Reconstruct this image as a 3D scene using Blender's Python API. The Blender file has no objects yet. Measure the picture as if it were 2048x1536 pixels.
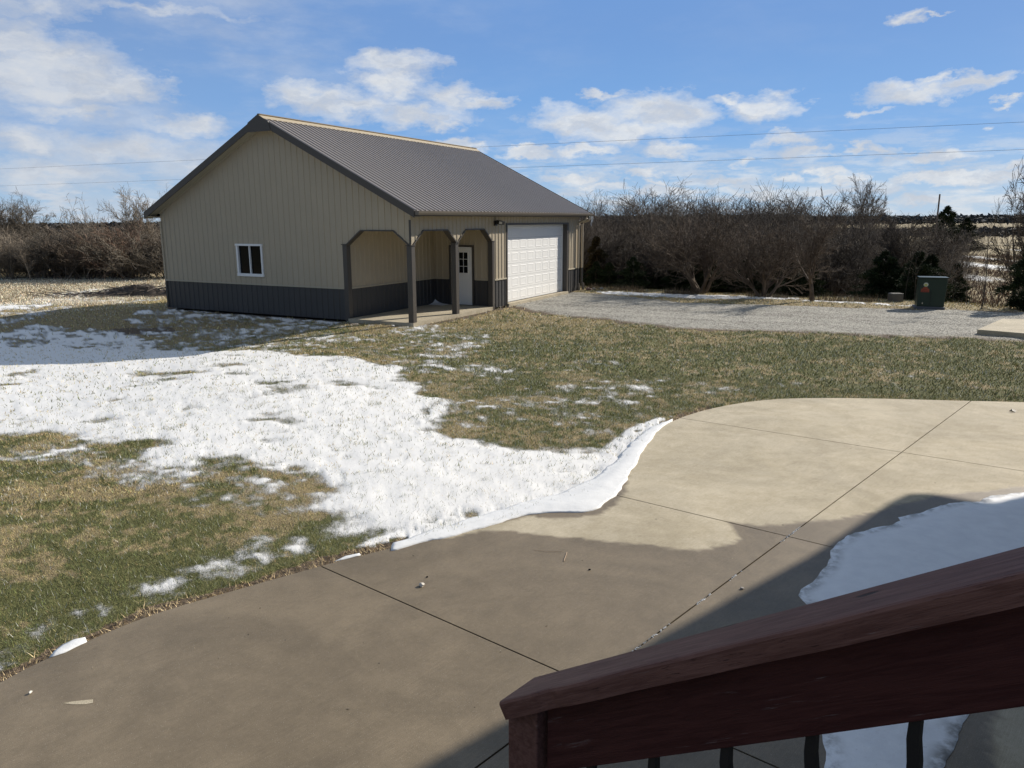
import bpy, bmesh, math, random, sys
import numpy as np
from math import radians as rad, sin, cos, pi
from mathutils import Vector, Matrix
from mathutils.geometry import delaunay_2d_cdt

# ------------------------------------------------------------------ camera, sky, sun, exposure
SC = bpy.context.scene
COL = SC.collection
EYE = 2.949
cd = bpy.data.cameras.new('camera'); cam = bpy.data.objects.new('camera', cd); COL.objects.link(cam)
cd.sensor_fit = 'HORIZONTAL'; cd.sensor_width = 36.0; cd.lens = 36.0*1529.084/2048
cd.clip_start = 0.05; cd.clip_end = 6000
cam.matrix_world = Matrix.Translation((0,0,EYE)) @ Matrix.Rotation(rad(90-12.11),4,'X') @ Matrix.Rotation(rad(-0.168),4,'Z')
SC.camera = cam
SC.view_settings.view_transform = 'Standard'; SC.view_settings.look = 'None'
SC.view_settings.gamma = 1; SC.view_settings.exposure = 0.30
SC.cycles.use_denoising = True; SC.cycles.max_bounces = 6; SC.cycles.transparent_max_bounces = 8
SC.cycles.diffuse_bounces = 3; SC.cycles.glossy_bounces = 2; SC.cycles.transmission_bounces = 4

SUN_AZ, SUN_EL = 53.0, 28.5           # degrees clockwise from +Y, and above the horizon
ld = bpy.data.lights.new('sun','SUN'); sun = bpy.data.objects.new('sun', ld); COL.objects.link(sun)
ld.energy = 4.75; ld.angle = rad(0.53); ld.color = (1.0,0.92,0.80)
sv = Vector((sin(rad(SUN_AZ))*cos(rad(SUN_EL)), cos(rad(SUN_AZ))*cos(rad(SUN_EL)), sin(rad(SUN_EL))))
sun.rotation_euler = sv.to_track_quat('Z','Y').to_euler()
sun.location = (20,20,30)

class NT:
    """small wrapper round a node tree"""
    def __init__(s, tree): s.t = tree; s.L = tree.links
    def n(s, ty, props=None, **ins):
        nd = s.t.nodes.new(ty)
        for k,v in (props or {}).items(): setattr(nd,k,v)
        for k,v in ins.items():
            k = int(k[1:]) if k[0]=='_' else k
            s.put(nd.inputs[k], v)
        return nd
    def put(s, sock, v):
        if isinstance(v, bpy.types.NodeSocket): s.L.new(v, sock)
        elif isinstance(v, bpy.types.Node): s.L.new(v.outputs[0], sock)
        else:
            if sock.type=='RGBA' and hasattr(v,'__len__') and len(v)==3: v=(*v,1)
            sock.default_value = v
    def math(s, op, a, b=0.0, c=0.0, clamp=False):
        nd = s.n('ShaderNodeMath', {'operation':op,'use_clamp':clamp}, _0=a, _1=b, _2=c); return nd.outputs[0]
    def mix(s, f, a, b, ty='MIX'):
        nd = s.t.nodes.new('ShaderNodeMix'); nd.data_type='RGBA'; nd.blend_type=ty
        s.put(nd.inputs[0],f); s.put(nd.inputs[6],a); s.put(nd.inputs[7],b); return nd.outputs[2]
    def ramp(s, f, lo, hi, a=0.0, b=1.0, smooth=True):
        nd = s.n('ShaderNodeMapRange', {'interpolation_type':'SMOOTHSTEP' if smooth else 'LINEAR'}, _0=f, _1=lo, _2=hi, _3=a, _4=b); return nd.outputs[0]
    def noise(s, co, scale, detail=4, rough=0.55, out=0, dist=0.0):
        nd = s.n('ShaderNodeTexNoise', None, Vector=co, Scale=scale, Detail=detail, Roughness=rough, Distortion=dist); return nd.outputs[out]

wo = bpy.data.worlds.new('World'); SC.world = wo; wo.use_nodes = True
wt = NT(wo.node_tree); wo.node_tree.nodes.clear()
skyn = wt.n('ShaderNodeTexSky', {'sky_type':'NISHITA','sun_disc':False,'sun_elevation':rad(SUN_EL),'sun_rotation':rad(SUN_AZ),'altitude':300.0,'air_density':1.0,'dust_density':0.6,'ozone_density':2.0})
SKY_STR = 0.095
# clouds: (azimuth, elevation, half width, half height, weight) in radians
CLOUDS = [(-0.511,0.152,0.106,0.042,1.15),(-0.444,0.150,0.054,0.022,1.10),(-0.544,0.183,0.046,0.028,1.00),(-0.497,0.117,0.064,0.011,0.80),(-0.542,0.085,0.052,0.023,0.80),(-0.381,0.108,0.052,0.015,0.90),(-0.451,0.078,0.129,0.024,0.80),(-0.527,0.052,0.094,0.020,0.85),(-0.374,0.064,0.084,0.022,0.60),(-0.527,0.215,0.056,0.013,0.55),(-0.412,0.226,0.117,0.007,0.45),(-0.244,0.144,0.062,0.021,1.00),(-0.142,0.183,0.061,0.021,1.00),(-0.142,0.161,0.052,0.025,1.00),(-0.197,0.134,0.085,0.018,0.95),(-0.076,0.147,0.046,0.017,0.90),(-0.039,0.141,0.037,0.010,0.90),(-0.119,0.126,0.074,0.015,0.80),(-0.089,0.118,0.028,0.009,0.80),(-0.064,0.095,0.032,0.010,1.12),(0.092,0.120,0.083,0.020,1.00),(0.177,0.133,0.074,0.020,1.00),(0.141,0.107,0.087,0.017,1.00),(0.201,0.121,0.056,0.018,1.00),(0.109,0.152,0.033,0.006,0.80),(0.305,0.128,0.047,0.018,1.00),(0.273,0.138,0.023,0.008,0.80),(0.468,0.137,0.067,0.013,1.00),(0.520,0.142,0.034,0.009,1.00),(0.409,0.120,0.023,0.005,0.80),(0.486,0.149,0.015,0.007,0.80),(0.450,0.217,0.023,0.007,0.75),(0.477,0.215,0.019,0.002,0.70),(0.552,0.117,0.016,0.004,0.80),(0.539,0.093,0.012,0.004,0.60),(0.092,0.086,0.040,0.009,1.00),(0.023,0.084,0.050,0.007,1.12),(0.197,0.083,0.037,0.010,0.90),(0.327,0.090,0.036,0.009,0.90),(0.353,0.077,0.028,0.007,1.00),(0.420,0.079,0.037,0.006,1.12),(0.480,0.068,0.050,0.009,1.25),(0.568,0.060,0.017,0.008,1.25),(0.080,0.052,0.054,0.009,1.12),(0.167,0.054,0.027,0.007,1.12),(0.180,0.043,0.015,0.005,1.12),(0.264,0.048,0.049,0.009,1.00),(0.327,0.050,0.021,0.007,1.12),(0.380,0.053,0.032,0.007,1.12),(0.410,0.044,0.033,0.009,1.12),(0.509,0.043,0.074,0.008,1.25),(0.555,0.048,0.031,0.008,1.25),(0.286,0.069,0.015,0.006,0.75),(0.193,0.033,0.052,0.008,1.12),(0.300,0.032,0.052,0.007,1.00),(0.373,0.035,0.034,0.006,1.00),(0.485,0.020,0.072,0.006,0.88),(0.112,0.041,0.043,0.006,0.88)]
tc = wt.n('ShaderNodeTexCoord').outputs['Generated']
nrm = wt.n('ShaderNodeVectorMath', {'operation':'NORMALIZE'}, _0=tc).outputs[0]
sx = wt.n('ShaderNodeSeparateXYZ', None, _0=nrm)
az = wt.math('ARCTAN2', sx.outputs[0], sx.outputs[1]); el = wt.math('ARCSINE', sx.outputs[2])
q0 = wt.n('ShaderNodeCombineXYZ', None, _0=az, _1=el).outputs[0]
w1 = wt.n('ShaderNodeTexNoise', None, Vector=wt.n('ShaderNodeVectorMath',{'operation':'MULTIPLY'},_0=q0,_1=(1,1.9,1)).outputs[0], Scale=20.0, Detail=8.0, Roughness=0.62).outputs['Color']
wv = wt.n('ShaderNodeVectorMath', {'operation':'SUBTRACT'}, _0=w1, _1=(.5,.5,.5)).outputs[0]
wv = wt.n('ShaderNodeVectorMath', {'operation':'MULTIPLY'}, _0=wv, _1=(.11,.05,0)).outputs[0]
q = wt.n('ShaderNodeVectorMath', {'operation':'ADD'}, _0=q0, _1=wv).outputs[0]
acc = None; accg = None
for (a0,e0,ra,re,wgt) in CLOUDS:
    m = wt.n('ShaderNodeVectorMath', {'operation':'MULTIPLY_ADD'}, _0=q, _1=(1/ra,1/re,0), _2=(-a0/ra,-e0/re,0)).outputs[0]
    ln = wt.n('ShaderNodeVectorMath', {'operation':'LENGTH'}, _0=m).outputs['Value']
    v = wt.math('MULTIPLY_ADD', ln, -wgt, wgt)
    acc = v if acc is None else wt.math('SMOOTH_MAX', acc, v, 0.12)
fine = wt.noise(wt.n('ShaderNodeVectorMath',{'operation':'MULTIPLY'},_0=q0,_1=(1,2.2,1)).outputs[0], 40.0, 8, 0.62)
body = wt.math('MULTIPLY_ADD', fine, 0.62, wt.math('MINIMUM', acc, 0.62))
dens = wt.math('POWER', wt.ramp(body, 0.24, 1.02, 0, 1, False), 0.8)
# thin veil of high cloud, thicker to the left
veiln = wt.noise(wt.n('ShaderNodeVectorMath',{'operation':'MULTIPLY'},_0=q0,_1=(1,3.0,1)).outputs[0], 5.0, 6, 0.6)
veil = wt.math('MULTIPLY', wt.ramp(veiln, 0.42, 0.75), wt.ramp(az, -0.75, 0.15, 0.80, 0.06))
low = wt.math('MULTIPLY', wt.ramp(el, 0.14, 0.02), wt.ramp(wt.noise(wt.n('ShaderNodeVectorMath',{'operation':'MULTIPLY'},_0=q0,_1=(1,4.5,1)).outputs[0], 16.0, 7, 0.62), 0.42, 0.62, 0.04, 0.78))
backc = wt.ramp(wt.math('ABSOLUTE',az), 0.9, 1.6, 1.0, 0.25)
dens2 = wt.math('MAXIMUM', dens, wt.math('MULTIPLY', backc, wt.math('MAXIMUM', veil, low)))
shade = wt.ramp(wt.noise(wt.n('ShaderNodeVectorMath',{'operation':'MULTIPLY_ADD'},_0=q,_1=(1,2.4,1),_2=(0,.03,0)).outputs[0], 16.0, 5, 0.6), 0.35, 0.65)
k = 1/SKY_STR
cl_lo = (0.36*k,0.40*k,0.475*k); cl_hi = (0.64*k,0.66*k,0.68*k)
rightness = wt.ramp(az, -0.45, 0.25)
clc = wt.mix(wt.math('MULTIPLY', wt.math('ADD', wt.math('MULTIPLY',shade,0.6), 0.4), wt.ramp(az,-.6,.1,.62,1.0)), cl_lo, cl_hi)
lefty = wt.ramp(az, 0.1, -0.75)
g_hor = (0.34*k,0.485*k,0.63*k); g_mid = wt.mix(lefty,(0.150*k,0.325*k,0.63*k),(0.19*k,0.33*k,0.58*k)); g_top = wt.mix(lefty,(0.130*k,0.265*k,0.55*k),(0.17*k,0.28*k,0.50*k)); g_zen = (0.24*k,0.285*k,0.35*k)
skg = wt.mix(wt.ramp(el,-0.01,0.10,0,1,False), g_hor, g_mid); skg = wt.mix(wt.ramp(el,0.08,0.24), skg, g_top); backs = wt.ramp(wt.math('ABSOLUTE',az), 0.8, 1.6, 1.0, 0.5)   # sky beside and behind the view, dimmed to weaken the fill light
skgs = wt.n('ShaderNodeVectorMath',{'operation':'SCALE'},_0=skg); wt.put(skgs.inputs['Scale'], backs); skg = skgs.outputs[0]
skg = wt.mix(wt.ramp(el,0.28,0.75), skg, g_zen)   # overhead sky above the frame, whitened and brightened as added ambient fill
skyc = wt.mix(0.08, skg, skyn.outputs[0])
fin = wt.mix(wt.math('MULTIPLY', dens2, 0.97), skyc, clc)
bg = wt.n('ShaderNodeBackground', None, Color=fin, Strength=SKY_STR)
wt.L.new(bg.outputs[0], wt.n('ShaderNodeOutputWorld').inputs[0])

# ------------------------------------------------------------------ helpers
def tag(o, label=None, cat=None, group=None, kind=None):
    if label: o['label']=label
    if cat: o['category']=cat
    if group: o['group']=group
    if kind: o['kind']=kind
    return o
def empty(name, loc=(0,0,0), rz=0.0, **kw):
    o = bpy.data.objects.new(name, None); COL.objects.link(o); o.location=loc; o.rotation_euler=(0,0,rz)
    o.empty_display_size=.2
    return tag(o, **kw)
def raw_mesh(name, V, F, mats=None, parent=None, smooth=False, attrs=None, fmat=None):
    """V (n,3) array; F list of faces or (m,k) array"""
    me = bpy.data.meshes.new(name)
    V = np.asarray(V, np.float32)
    if isinstance(F, np.ndarray):
        m,kk = F.shape
        me.vertices.add(len(V)); me.vertices.foreach_set('co', V.ravel())
        me.loops.add(m*kk); me.loops.foreach_set('vertex_index', F.astype(np.int32).ravel())
        me.polygons.add(m); me.polygons.foreach_set('loop_start', np.arange(0,m*kk,kk,dtype=np.int32))
        me.update(calc_edges=True)
    else:
        me.from_pydata([tuple(map(float,v)) for v in V], [], F)
    if fmat is not None: me.polygons.foreach_set('material_index', np.asarray(fmat,np.int32))
    if smooth: me.polygons.foreach_set('use_smooth', np.ones(len(me.polygons),bool))
    for an,(ty,dat) in (attrs or {}).items():
        at = me.attributes.new(an, ty, 'POINT')
        at.data.foreach_set('value' if ty=='FLOAT' else 'color', np.asarray(dat,np.float32).ravel())
    for m_ in (mats if isinstance(mats,(list,tuple)) else [mats]):
        if m_: me.materials.append(m_)
    me.update()
    o = bpy.data.objects.new(name, me); COL.objects.link(o)
    if parent is not None: o.parent = parent
    return o
class MB:
    """collects shapes; build() links them as one mesh object"""
    def __init__(s): s.V=[]; s.F=[]
    def add(s, V, F):
        b=len(s.V); s.V += [tuple(map(float,v)) for v in V]; s.F += [tuple(i+b for i in f) for f in F]; return s
    def box(s, x0,x1,y0,y1,z0,z1):
        return s.add([(x0,y0,z0),(x1,y0,z0),(x1,y1,z0),(x0,y1,z0),(x0,y0,z1),(x1,y0,z1),(x1,y1,z1),(x0,y1,z1)],
            [(0,3,2,1),(4,5,6,7),(0,1,5,4),(1,2,6,5),(2,3,7,6),(3,0,4,7)])
    def prism(s, pts, a, b, axis='z'):
        """extrude a 2-D outline (ccw) from a to b along axis"""
        n=len(pts)
        def P(p,h): return (p[0],p[1],h) if axis=='z' else ((p[0],h,p[1]) if axis=='y' else (h,p[0],p[1]))
        return s.add([P(p,a) for p in pts]+[P(p,b) for p in pts], [tuple(range(n))[::-1], tuple(range(n,2*n))]+[(i,(i+1)%n,n+(i+1)%n,n+i) for i in range(n)])
    def tube(s, pts, r, k=8, cap=True):
        pts=[Vector(p) for p in pts]; rs = r if hasattr(r,'__len__') else [r]*len(pts)
        b=len(s.V); up=Vector((0,0,1))
        for i,p in enumerate(pts):
            d=(pts[min(i+1,len(pts)-1)]-pts[max(i-1,0)]).normalized()
            a=d.cross(up if abs(d.z)<.95 else Vector((1,0,0))).normalized(); c=d.cross(a)
            for j in range(k):
                t=2*pi*j/k; v=p+(a*cos(t)+c*sin(t))*rs[i]; s.V.append(tuple(v))
        for i in range(len(pts)-1):
            for j in range(k):
                s.F.append((b+i*k+j, b+i*k+(j+1)%k, b+(i+1)*k+(j+1)%k, b+(i+1)*k+j))
        if cap: s.F.append(tuple(b+j for j in range(k))[::-1]); s.F.append(tuple(b+(len(pts)-1)*k+j for j in range(k)))
        return s
    def build(s, name, mat, parent=None, smooth=False, bevel=0):
        o = raw_mesh(name, s.V, s.F, mat, parent, smooth)
        bm=bmesh.new(); bm.from_mesh(o.data); bmesh.ops.recalc_face_normals(bm, faces=bm.faces); bm.to_mesh(o.data); bm.free()
        if bevel:
            md=o.modifiers.new('b','BEVEL'); md.width=bevel; md.segments=2; md.limit_method='ANGLE'
        return o
def mat(name, col=(.5,.5,.5), rough=.6, metal=0.0, spec=0.5, build=None):
    m=bpy.data.materials.new(name); m.use_nodes=True; t=NT(m.node_tree)
    b=m.node_tree.nodes['Principled BSDF']
    b.inputs['Base Color'].default_value=(*col,1); b.inputs['Roughness'].default_value=rough
    b.inputs['Metallic'].default_value=metal; b.inputs['Specular IOR Level'].default_value=spec
    co=t.n('ShaderNodeTexCoord').outputs['Object']
    if build: build(t,b,co)
    else: soft(t,b,co,col)
    return m
def soft(t,b,co,col,amt=.12,scale=3.0,bump=0.0,bs=80):
    """gentle weathering so no surface is one flat colour"""
    n1=t.noise(co,scale,6,.6); n2=t.noise(co,scale*14,4,.6)
    f=t.math('ADD',t.math('MULTIPLY',t.math('SUBTRACT',n1,.5),2*amt),t.math('MULTIPLY',t.math('SUBTRACT',n2,.5),amt))
    f=t.math('ADD',f,1.0)
    c=t.n('ShaderNodeVectorMath',{'operation':'SCALE'},_0=(col[0],col[1],col[2])); t.put(c.inputs['Scale'],f)
    t.put(b.inputs['Base Color'],c.outputs[0])
    if bump:
        bp=t.n('ShaderNodeBump',None,Strength=bump,Distance=.01,Height=t.noise(co,bs,4,.6)); t.put(b.inputs['Normal'],bp.outputs[0])
_tab = np.random.RandomState(7).rand(256,256)
def vnoise(x,y):
    xi=np.floor(x).astype(int); yi=np.floor(y).astype(int); fx=x-xi; fy=y-yi
    fx=fx*fx*(3-2*fx); fy=fy*fy*(3-2*fy); a=xi&255; b=yi&255; a1=(a+1)&255; b1=(b+1)&255
    return (_tab[a,b]*(1-fx)+_tab[a1,b]*fx)*(1-fy)+(_tab[a,b1]*(1-fx)+_tab[a1,b1]*fx)*fy
def fbm(x,y,f,oct=4,g=.5):
    s=0;a=1;t=0
    for i in range(oct):
        s=s+a*vnoise(x*f+17.3*i+101,y*f+31.7*i+57); t+=a; a*=g; f*=2.03
    return s/t
def sdf(px,py,poly,far=6.0):
    """signed distance, + inside; clamped outside the outline's box"""
    poly=np.asarray(poly,float); out=np.full(np.shape(px),-far)
    m=(px>poly[:,0].min()-far)&(px<poly[:,0].max()+far)&(py>poly[:,1].min()-far)&(py<poly[:,1].max()+far)
    x=px[m]; y=py[m]; d=np.full(x.shape,1e9); ins=np.zeros(x.shape,bool)
    n=len(poly)
    for i in range(n):
        ax,ay=poly[i]; bx,by=poly[(i+1)%n]; ex,ey=bx-ax,by-ay
        t=np.clip(((x-ax)*ex+(y-ay)*ey)/(ex*ex+ey*ey+1e-12),0,1)
        d=np.minimum(d,(x-ax-t*ex)**2+(y-ay-t*ey)**2)
        c=((ay>y)!=(by>y)) & (x<ex*(y-ay)/(ey if abs(ey)>1e-12 else 1e-12)+ax); ins^=c
    d=np.sqrt(d); out[m]=np.where(ins,d,-d); return out

# ------------------------------------------------------------------ ground: one sheet to the horizon
def S(t):
    t=np.clip(t,0,1); return t*t*(3-2*t)
def zg(x,y):
    """height of the bare ground, metres (patio top and shed floor are z = 0)"""
    x=np.asarray(x,float); y=np.asarray(y,float)
    r=np.hypot(x,y)
    z=-0.06+0*x
    # swale in the lawn left of the patio, shallow
    z=z-0.32*S((-x-3)/9)*S((27-y)/7)*S((y-5)/8)
    # old field to the left rear
    z=z-0.35*S((-x-9)/6)*S((y-27)/6)
    # right: ground breaks away behind the gravel
    s=(x*0.502+y*0.865)-30.6
    right=S((x+6+0.0*y)/8)
    drop=-4.9*S(s/30)+1.9*S((s-44)/70)-4.5*S((s-120)/250)
    z=z+right*drop
    s2=y*0.93-x*0.2-53
    left=1-right
    z=z+left*(-4.0*S(s2/60)-3.5*S((s2-60)/500))
    z=z+S((r-200)/500)*(1.6*np.sin(x*0.0042+1.3)*np.sin(y*0.0036+.5)+1.0)
    return z
PATIO = [(10.239,11.918),(8.413,12.217),(7.265,12.338),(6.494,12.457),(5.693,12.540),(4.855,12.551),(4.232,12.449),(3.550,12.103),(2.958,11.677),(2.407,11.100),(2.052,10.520),(1.797,9.946),(1.623,9.493),(1.460,8.978),(1.255,8.478),(0.971,8.028),(0.614,7.695),(0.212,7.400),(-0.275,7.076),(-0.644,6.834),(-1.168,6.532),(-1.681,6.194),(-2.423,5.629),(-2.700,5.422),(-2.910,5.192),(-3.052,4.979),(-3.214,4.768),(-3.359,4.488),(-3.524,4.053),(-3.606,3.556)]+[(-4.6,1.5),(-3.5,-3.5),(4,-5),(13,3.0),(13.5,11.5)]
def smoothpoly(P, lo, hi, it=2):
    P=[tuple(p) for p in P]
    for _ in range(it):
        Q=[]
        for i,p in enumerate(P):
            if lo<=i<=hi*(2**_):
                a=P[(i-1)%len(P)]; c=P[(i+1)%len(P)]
                Q.append(((a[0]+6*p[0]+c[0])/8,(a[1]+6*p[1]+c[1])/8)); Q.append(((p[0]+c[0])/2,(p[1]+c[1])/2))
            else: Q.append(p)
        P=Q
    return P
PATIO = smoothpoly(PATIO, 0, 27, 1)
GRAVEL = [(-0.436,28.344),(-0.157,28.163),(0.622,26.064),(1.551,24.770),(3.011,23.829),(3.807,22.400),(4.887,21.421),(6.176,20.995),(7.211,20.780),(8.699,20.373),(10.060,19.805),(11.975,19.508),(12.861,18.991),(15.352,18.167),(22.245,22.918),(20.062,23.935),(16.761,24.942),(14.434,25.712),(13.386,25.739),(11.195,26.395),(9.331,27.073),(8.195,27.430),(6.419,28.330),(5.072,30.040),(3.350,32.195),(2.715,32.903),(2.336,33.634),(-0.482,31.436)]
SNOW_MAIN = [(-18.237,20.834),(-14.062,20.769),(-10.240,19.988),(-6.820,18.942),(-5.010,17.834),(-3.682,17.135),(-3.172,16.469),(-2.348,15.756),(-1.867,14.803),(-2.042,14.420),(-1.620,14.002),(-1.402,13.320),(-1.016,12.808),(-1.209,12.031),(-1.054,11.189),(-0.672,10.500),(0.156,10.142),(0.283,9.997),(0.691,10.088),(1.237,10.179),(1.690,10.475),(1.979,10.872),(2.423,11.356),(2.074,10.627),(1.840,10.029),(1.593,9.261),(1.393,8.686),(1.203,8.094),(0.953,7.716),(0.732,7.574),(0.215,7.523),(-0.280,7.194),(-0.655,6.949),(-1.140,6.665),(-1.351,6.767),(-1.545,6.792),(-1.831,6.794),(-2.021,6.971),(-2.189,7.338),(-2.571,7.211),(-2.687,7.409),(-2.695,7.672),(-2.438,8.045),(-2.364,8.269),(-2.673,8.888),(-3.330,8.972),(-3.839,9.285),(-4.029,8.994),(-4.736,9.089),(-5.261,9.268),(-5.223,9.630),(-5.186,10.141),(-5.804,10.287),(-6.655,10.869),(-7.207,11.052),(-7.615,10.951),(-10.116,11.247)]
ZONES = [  # (outline, snow level 0..1)
 ([(-18.942,20.091),(-20.366,23.380),(-15.278,22.649),(-14.995,23.995),(-13.449,23.281),(-11.906,22.890),(-9.681,20.875),(-8.915,19.170),(-12.812,18.856)],.74),
 ([(-12.584,24.448),(-12.803,26.206),(-12.032,27.332),(-8.870,25.743),(-6.417,24.209),(-5.009,23.557),(-5.385,21.292),(-6.104,19.744),(-6.508,18.689),(-8.876,19.083),(-10.508,21.697)],.55),
 ([(-20.686,23.765),(-27.908,32.259),(-18.824,28.109),(-19.730,32.762),(-18.584,34.024),(-15.856,35.561),(-15.141,33.923),(-15.706,28.702),(-15.294,25.297),(-15.707,23.313)],.50),
 ([(-21.145,26.379),(-21.461,29.204),(-20.873,31.912),(-21.812,35.743),(-21.266,39.183),(-20.227,39.148),(-18.462,36.132),(-18.231,33.363),(-16.515,26.960),(-17.339,25.841)],.72),
 ([(-6.731,18.686),(-5.870,22.081),(-5.033,23.673),(-2.461,22.877),(-0.912,21.750),(-0.317,20.278),(-0.755,17.872),(-1.272,15.412),(-1.789,14.559),(-3.084,16.966),(-4.970,17.686)],.43),
 ([(-2.227,14.908),(-0.812,16.551),(1.409,16.827),(3.125,14.346),(2.436,11.416),(1.675,10.373),(0.685,9.993),(-0.666,10.398),(-1.250,12.032),(-1.601,13.739)],.30),
 ([(-0.909,18.616),(1.551,18.571),(5.828,18.492),(14.886,17.597),(10.792,12.583),(4.167,13.047),(2.564,11.662),(1.075,12.706)],.13),
 ([(-9.356,11.258),(-7.659,11.017),(-5.811,10.339),(-3.362,9.011),(-2.459,8.630),(-2.283,7.966),(-2.553,7.262),(-3.384,7.825),(-4.880,8.606),(-6.615,9.438),(-8.043,9.602)],.54),
 ([(-4.312,4.441),(-4.091,5.038),(-3.853,5.230),(-3.443,5.879),(-2.807,6.610),(-2.574,7.328),(-1.854,6.887),(-1.771,6.549),(-2.550,5.944),(-3.088,5.425),(-3.394,4.968),(-3.621,4.385)],.47),
 ([(3.444,33.116),(5.877,32.118),(11.209,29.760),(10.967,29.105),(8.338,29.367),(5.609,30.625),(3.681,31.961)],.95),
 ([(11.209,29.760),(12.159,28.723),(14.081,27.108),(17.033,25.357),(20.062,23.935),(13.842,26.636),(11.792,27.835),(10.833,28.741)],.62),
 ([(-39.124,45.514),(-30.028,45.166),(-19.882,44.779),(-17.776,39.956),(-21.163,39.472),(-22.384,33.482),(-27.908,32.259)],.10),
]
BANK = [(2.425,11.188),(2.071,10.467),(1.825,9.875),(1.630,9.343),(1.497,8.978),(1.288,8.305),(1.137,7.902),(0.936,7.576),(0.717,7.423),(0.211,7.373),(0.113,7.319),(-0.274,7.038),(-0.640,6.787),(-1.114,6.510),(-1.123,6.687),(-0.665,7.078),(-0.286,7.390),(0.082,7.714),(0.527,8.016),(0.901,8.429),(1.245,9.079),(1.429,9.495),(1.608,9.948),(2.000,10.709)]
def snowf(x,y):
    r=np.hypot(x,y)
    s=np.full(np.shape(x),.05)
    for P,l in ZONES:
        d=sdf(x,y,P); s=np.maximum(s, l*S((d+.35)/.7))
    # streaks run with the ground, small scale drift
    n=fbm(x*.8+y*.25,y*1.5,.9,5,.6); n2=fbm(x,y,4.5,3); n9=fbm(x*.8+3,y*1.3,9.0,3,.6)
    d=sdf(x,y,SNOW_MAIN)
    dm=S((d+(n-.5)*1.0+(n9-.5)*.35+.30)/.75)
    s=s+np.where((s>.08)&(r<90),(n-.5)*.75+(n2-.5)*.75+(n9-.5)*.75,0)
    s=np.maximum(s,dm*.96-np.where(d<1.2,(n2-.45)*.5,0)*(dm<1)-np.clip(n-.60,0,1)*2.6*(d>0.15)*(d<7)-np.clip(n9-.62,0,1)*.55)
    s=np.maximum(s,.95*S((sdf(x,y,BANK)+.46)/.22)-np.clip(n9-.50,0,1)*2.2*(sdf(x,y,BANK)<-.03))
    # far slopes: snow lies in the hollows
    far=S((r-36)/20)*S((x+8)/8)
    nf=fbm(x*.7,y*.25,.35,5,.62)
    s=s*(1-far)+far*(.28+ (nf-.5)*2.4+.25*S((60-r)/15)-.35*S((r-170)/60))
    fl=S((r-60)/40)*(1-S((x+8)/8)); s=s*(1-fl)+fl*.1
    return np.clip(s,0,1)
def greenf(x,y):
    r=np.hypot(x,y)
    g=.62-.62*S((-x-7)/5)*S((y-14)/6)
    g=g-.30*S((y-17)/6)*S((9-x)/5)
    g=g+.10*S((x-5)/4)*S((19-y)/3)-1.0*S((x*.502+y*.865-27.6)/1.2)*(x>-1)
    n=fbm(x,y*1.3,.8,4,.6); n2=fbm(x+31,y*1.5,2.6,4,.62)
    g=g+(n-.5)*(.7+.35*(x<0))+(n2-.5)*1.2+(fbm(x+3,y+9,9.0,3,.6)-.5)*1.2-.08*(x<0)
    dp=-sdf(x,y,PATIO)
    g=g+.35*S((1.3-dp)/.5)*(x<-.5)
    return np.clip(g,0,1)
def dirtf(x,y):
    dp=-sdf(x,y,PATIO); n=fbm(x,y,3.0,3)
    turf=S((.24+(n-.5)*.26-dp)/.05)*(x<3.2)*(dp>-.5)*np.where((x>-1.0)&(x<2.2),0.0,1.0)
    dg=-sdf(x,y,GRAVEL)
    lip=S((.30+(n-.5)*.9-dg)/.1)*(y<27)*(dg>-.2)
    cx,cy=(-11.049,22.701); e=np.hypot((x-cx)/1.1,(y-cy)/.62); pit=S((1.05+(n-.5)*.7-e)/.15)
    # bare soil along the shed wall and round the porch slab
    lx=(x+2.884)*.8868-(y-22.316)*.4621; ly=(x+2.884)*.4621+(y-22.316)*.8868
    dw=np.maximum(np.maximum(lx-.2,-10.6-lx),np.maximum(-ly-.15,ly-6.2)); base=S((.42+(n-.5)*.8-dw)/.3)
    cx,cy=(-20.722,31.903); e2=np.hypot((x-cx)/2.6,(y-cy)/1.0); deb=S((1+(n-.5)*1.5-e2)/.3)
    return np.clip(np.maximum.reduce([turf,lip*.9,pit,base*.85,deb*.8]),0,1), turf
angs=np.concatenate([np.arange(-44,44,.115),np.arange(44,316,1.6)])
radii=np.concatenate([[0.6],1.4*np.exp(np.arange(0,640)*.0121)]); radii=radii[radii<3600]
AA,RR=np.meshgrid(np.radians(angs),radii); GX=RR*np.sin(AA); GY=RR*np.cos(AA)
X=GX.ravel(); Y=GY.ravel()
sn=snowf(X,Y); gr=np.clip(.5+(sdf(X,Y,GRAVEL)+(fbm(X,Y,2.5,3)-.5)*.35)/.12,0,1); di,turf=dirtf(X,Y); gn=greenf(X,Y)
sn=sn*(1-gr)*np.where((di>.3)&(turf>.3),.15,1); 
nearw=S((60-np.hypot(X,Y))/30)
Z=zg(X,Y)+nearw*((fbm(X,Y,.45,3)-.5)*.10+(fbm(X,Y,5,3)-.5)*.028*(1-gr))+S((sn-.60)/.38)*.020*nearw
dP=-sdf(X,Y,PATIO)
Z=np.where(dP<.02,np.minimum(Z,-.07),Z); Z=np.where((dP>=.02)&(dP<.5)&(X<3.5),Z+(.035*S((.5-dP)/.4))*(1-di),Z)
lx=(X+2.884)*.8868-(Y-22.316)*.4621; ly=(X+2.884)*.4621+(Y-22.316)*.8868
inb=(lx<0.2)&(lx>-10.7)&(ly>-.2)&(ly<12.7); Z=np.where(inb,-.12,Z)
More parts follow.
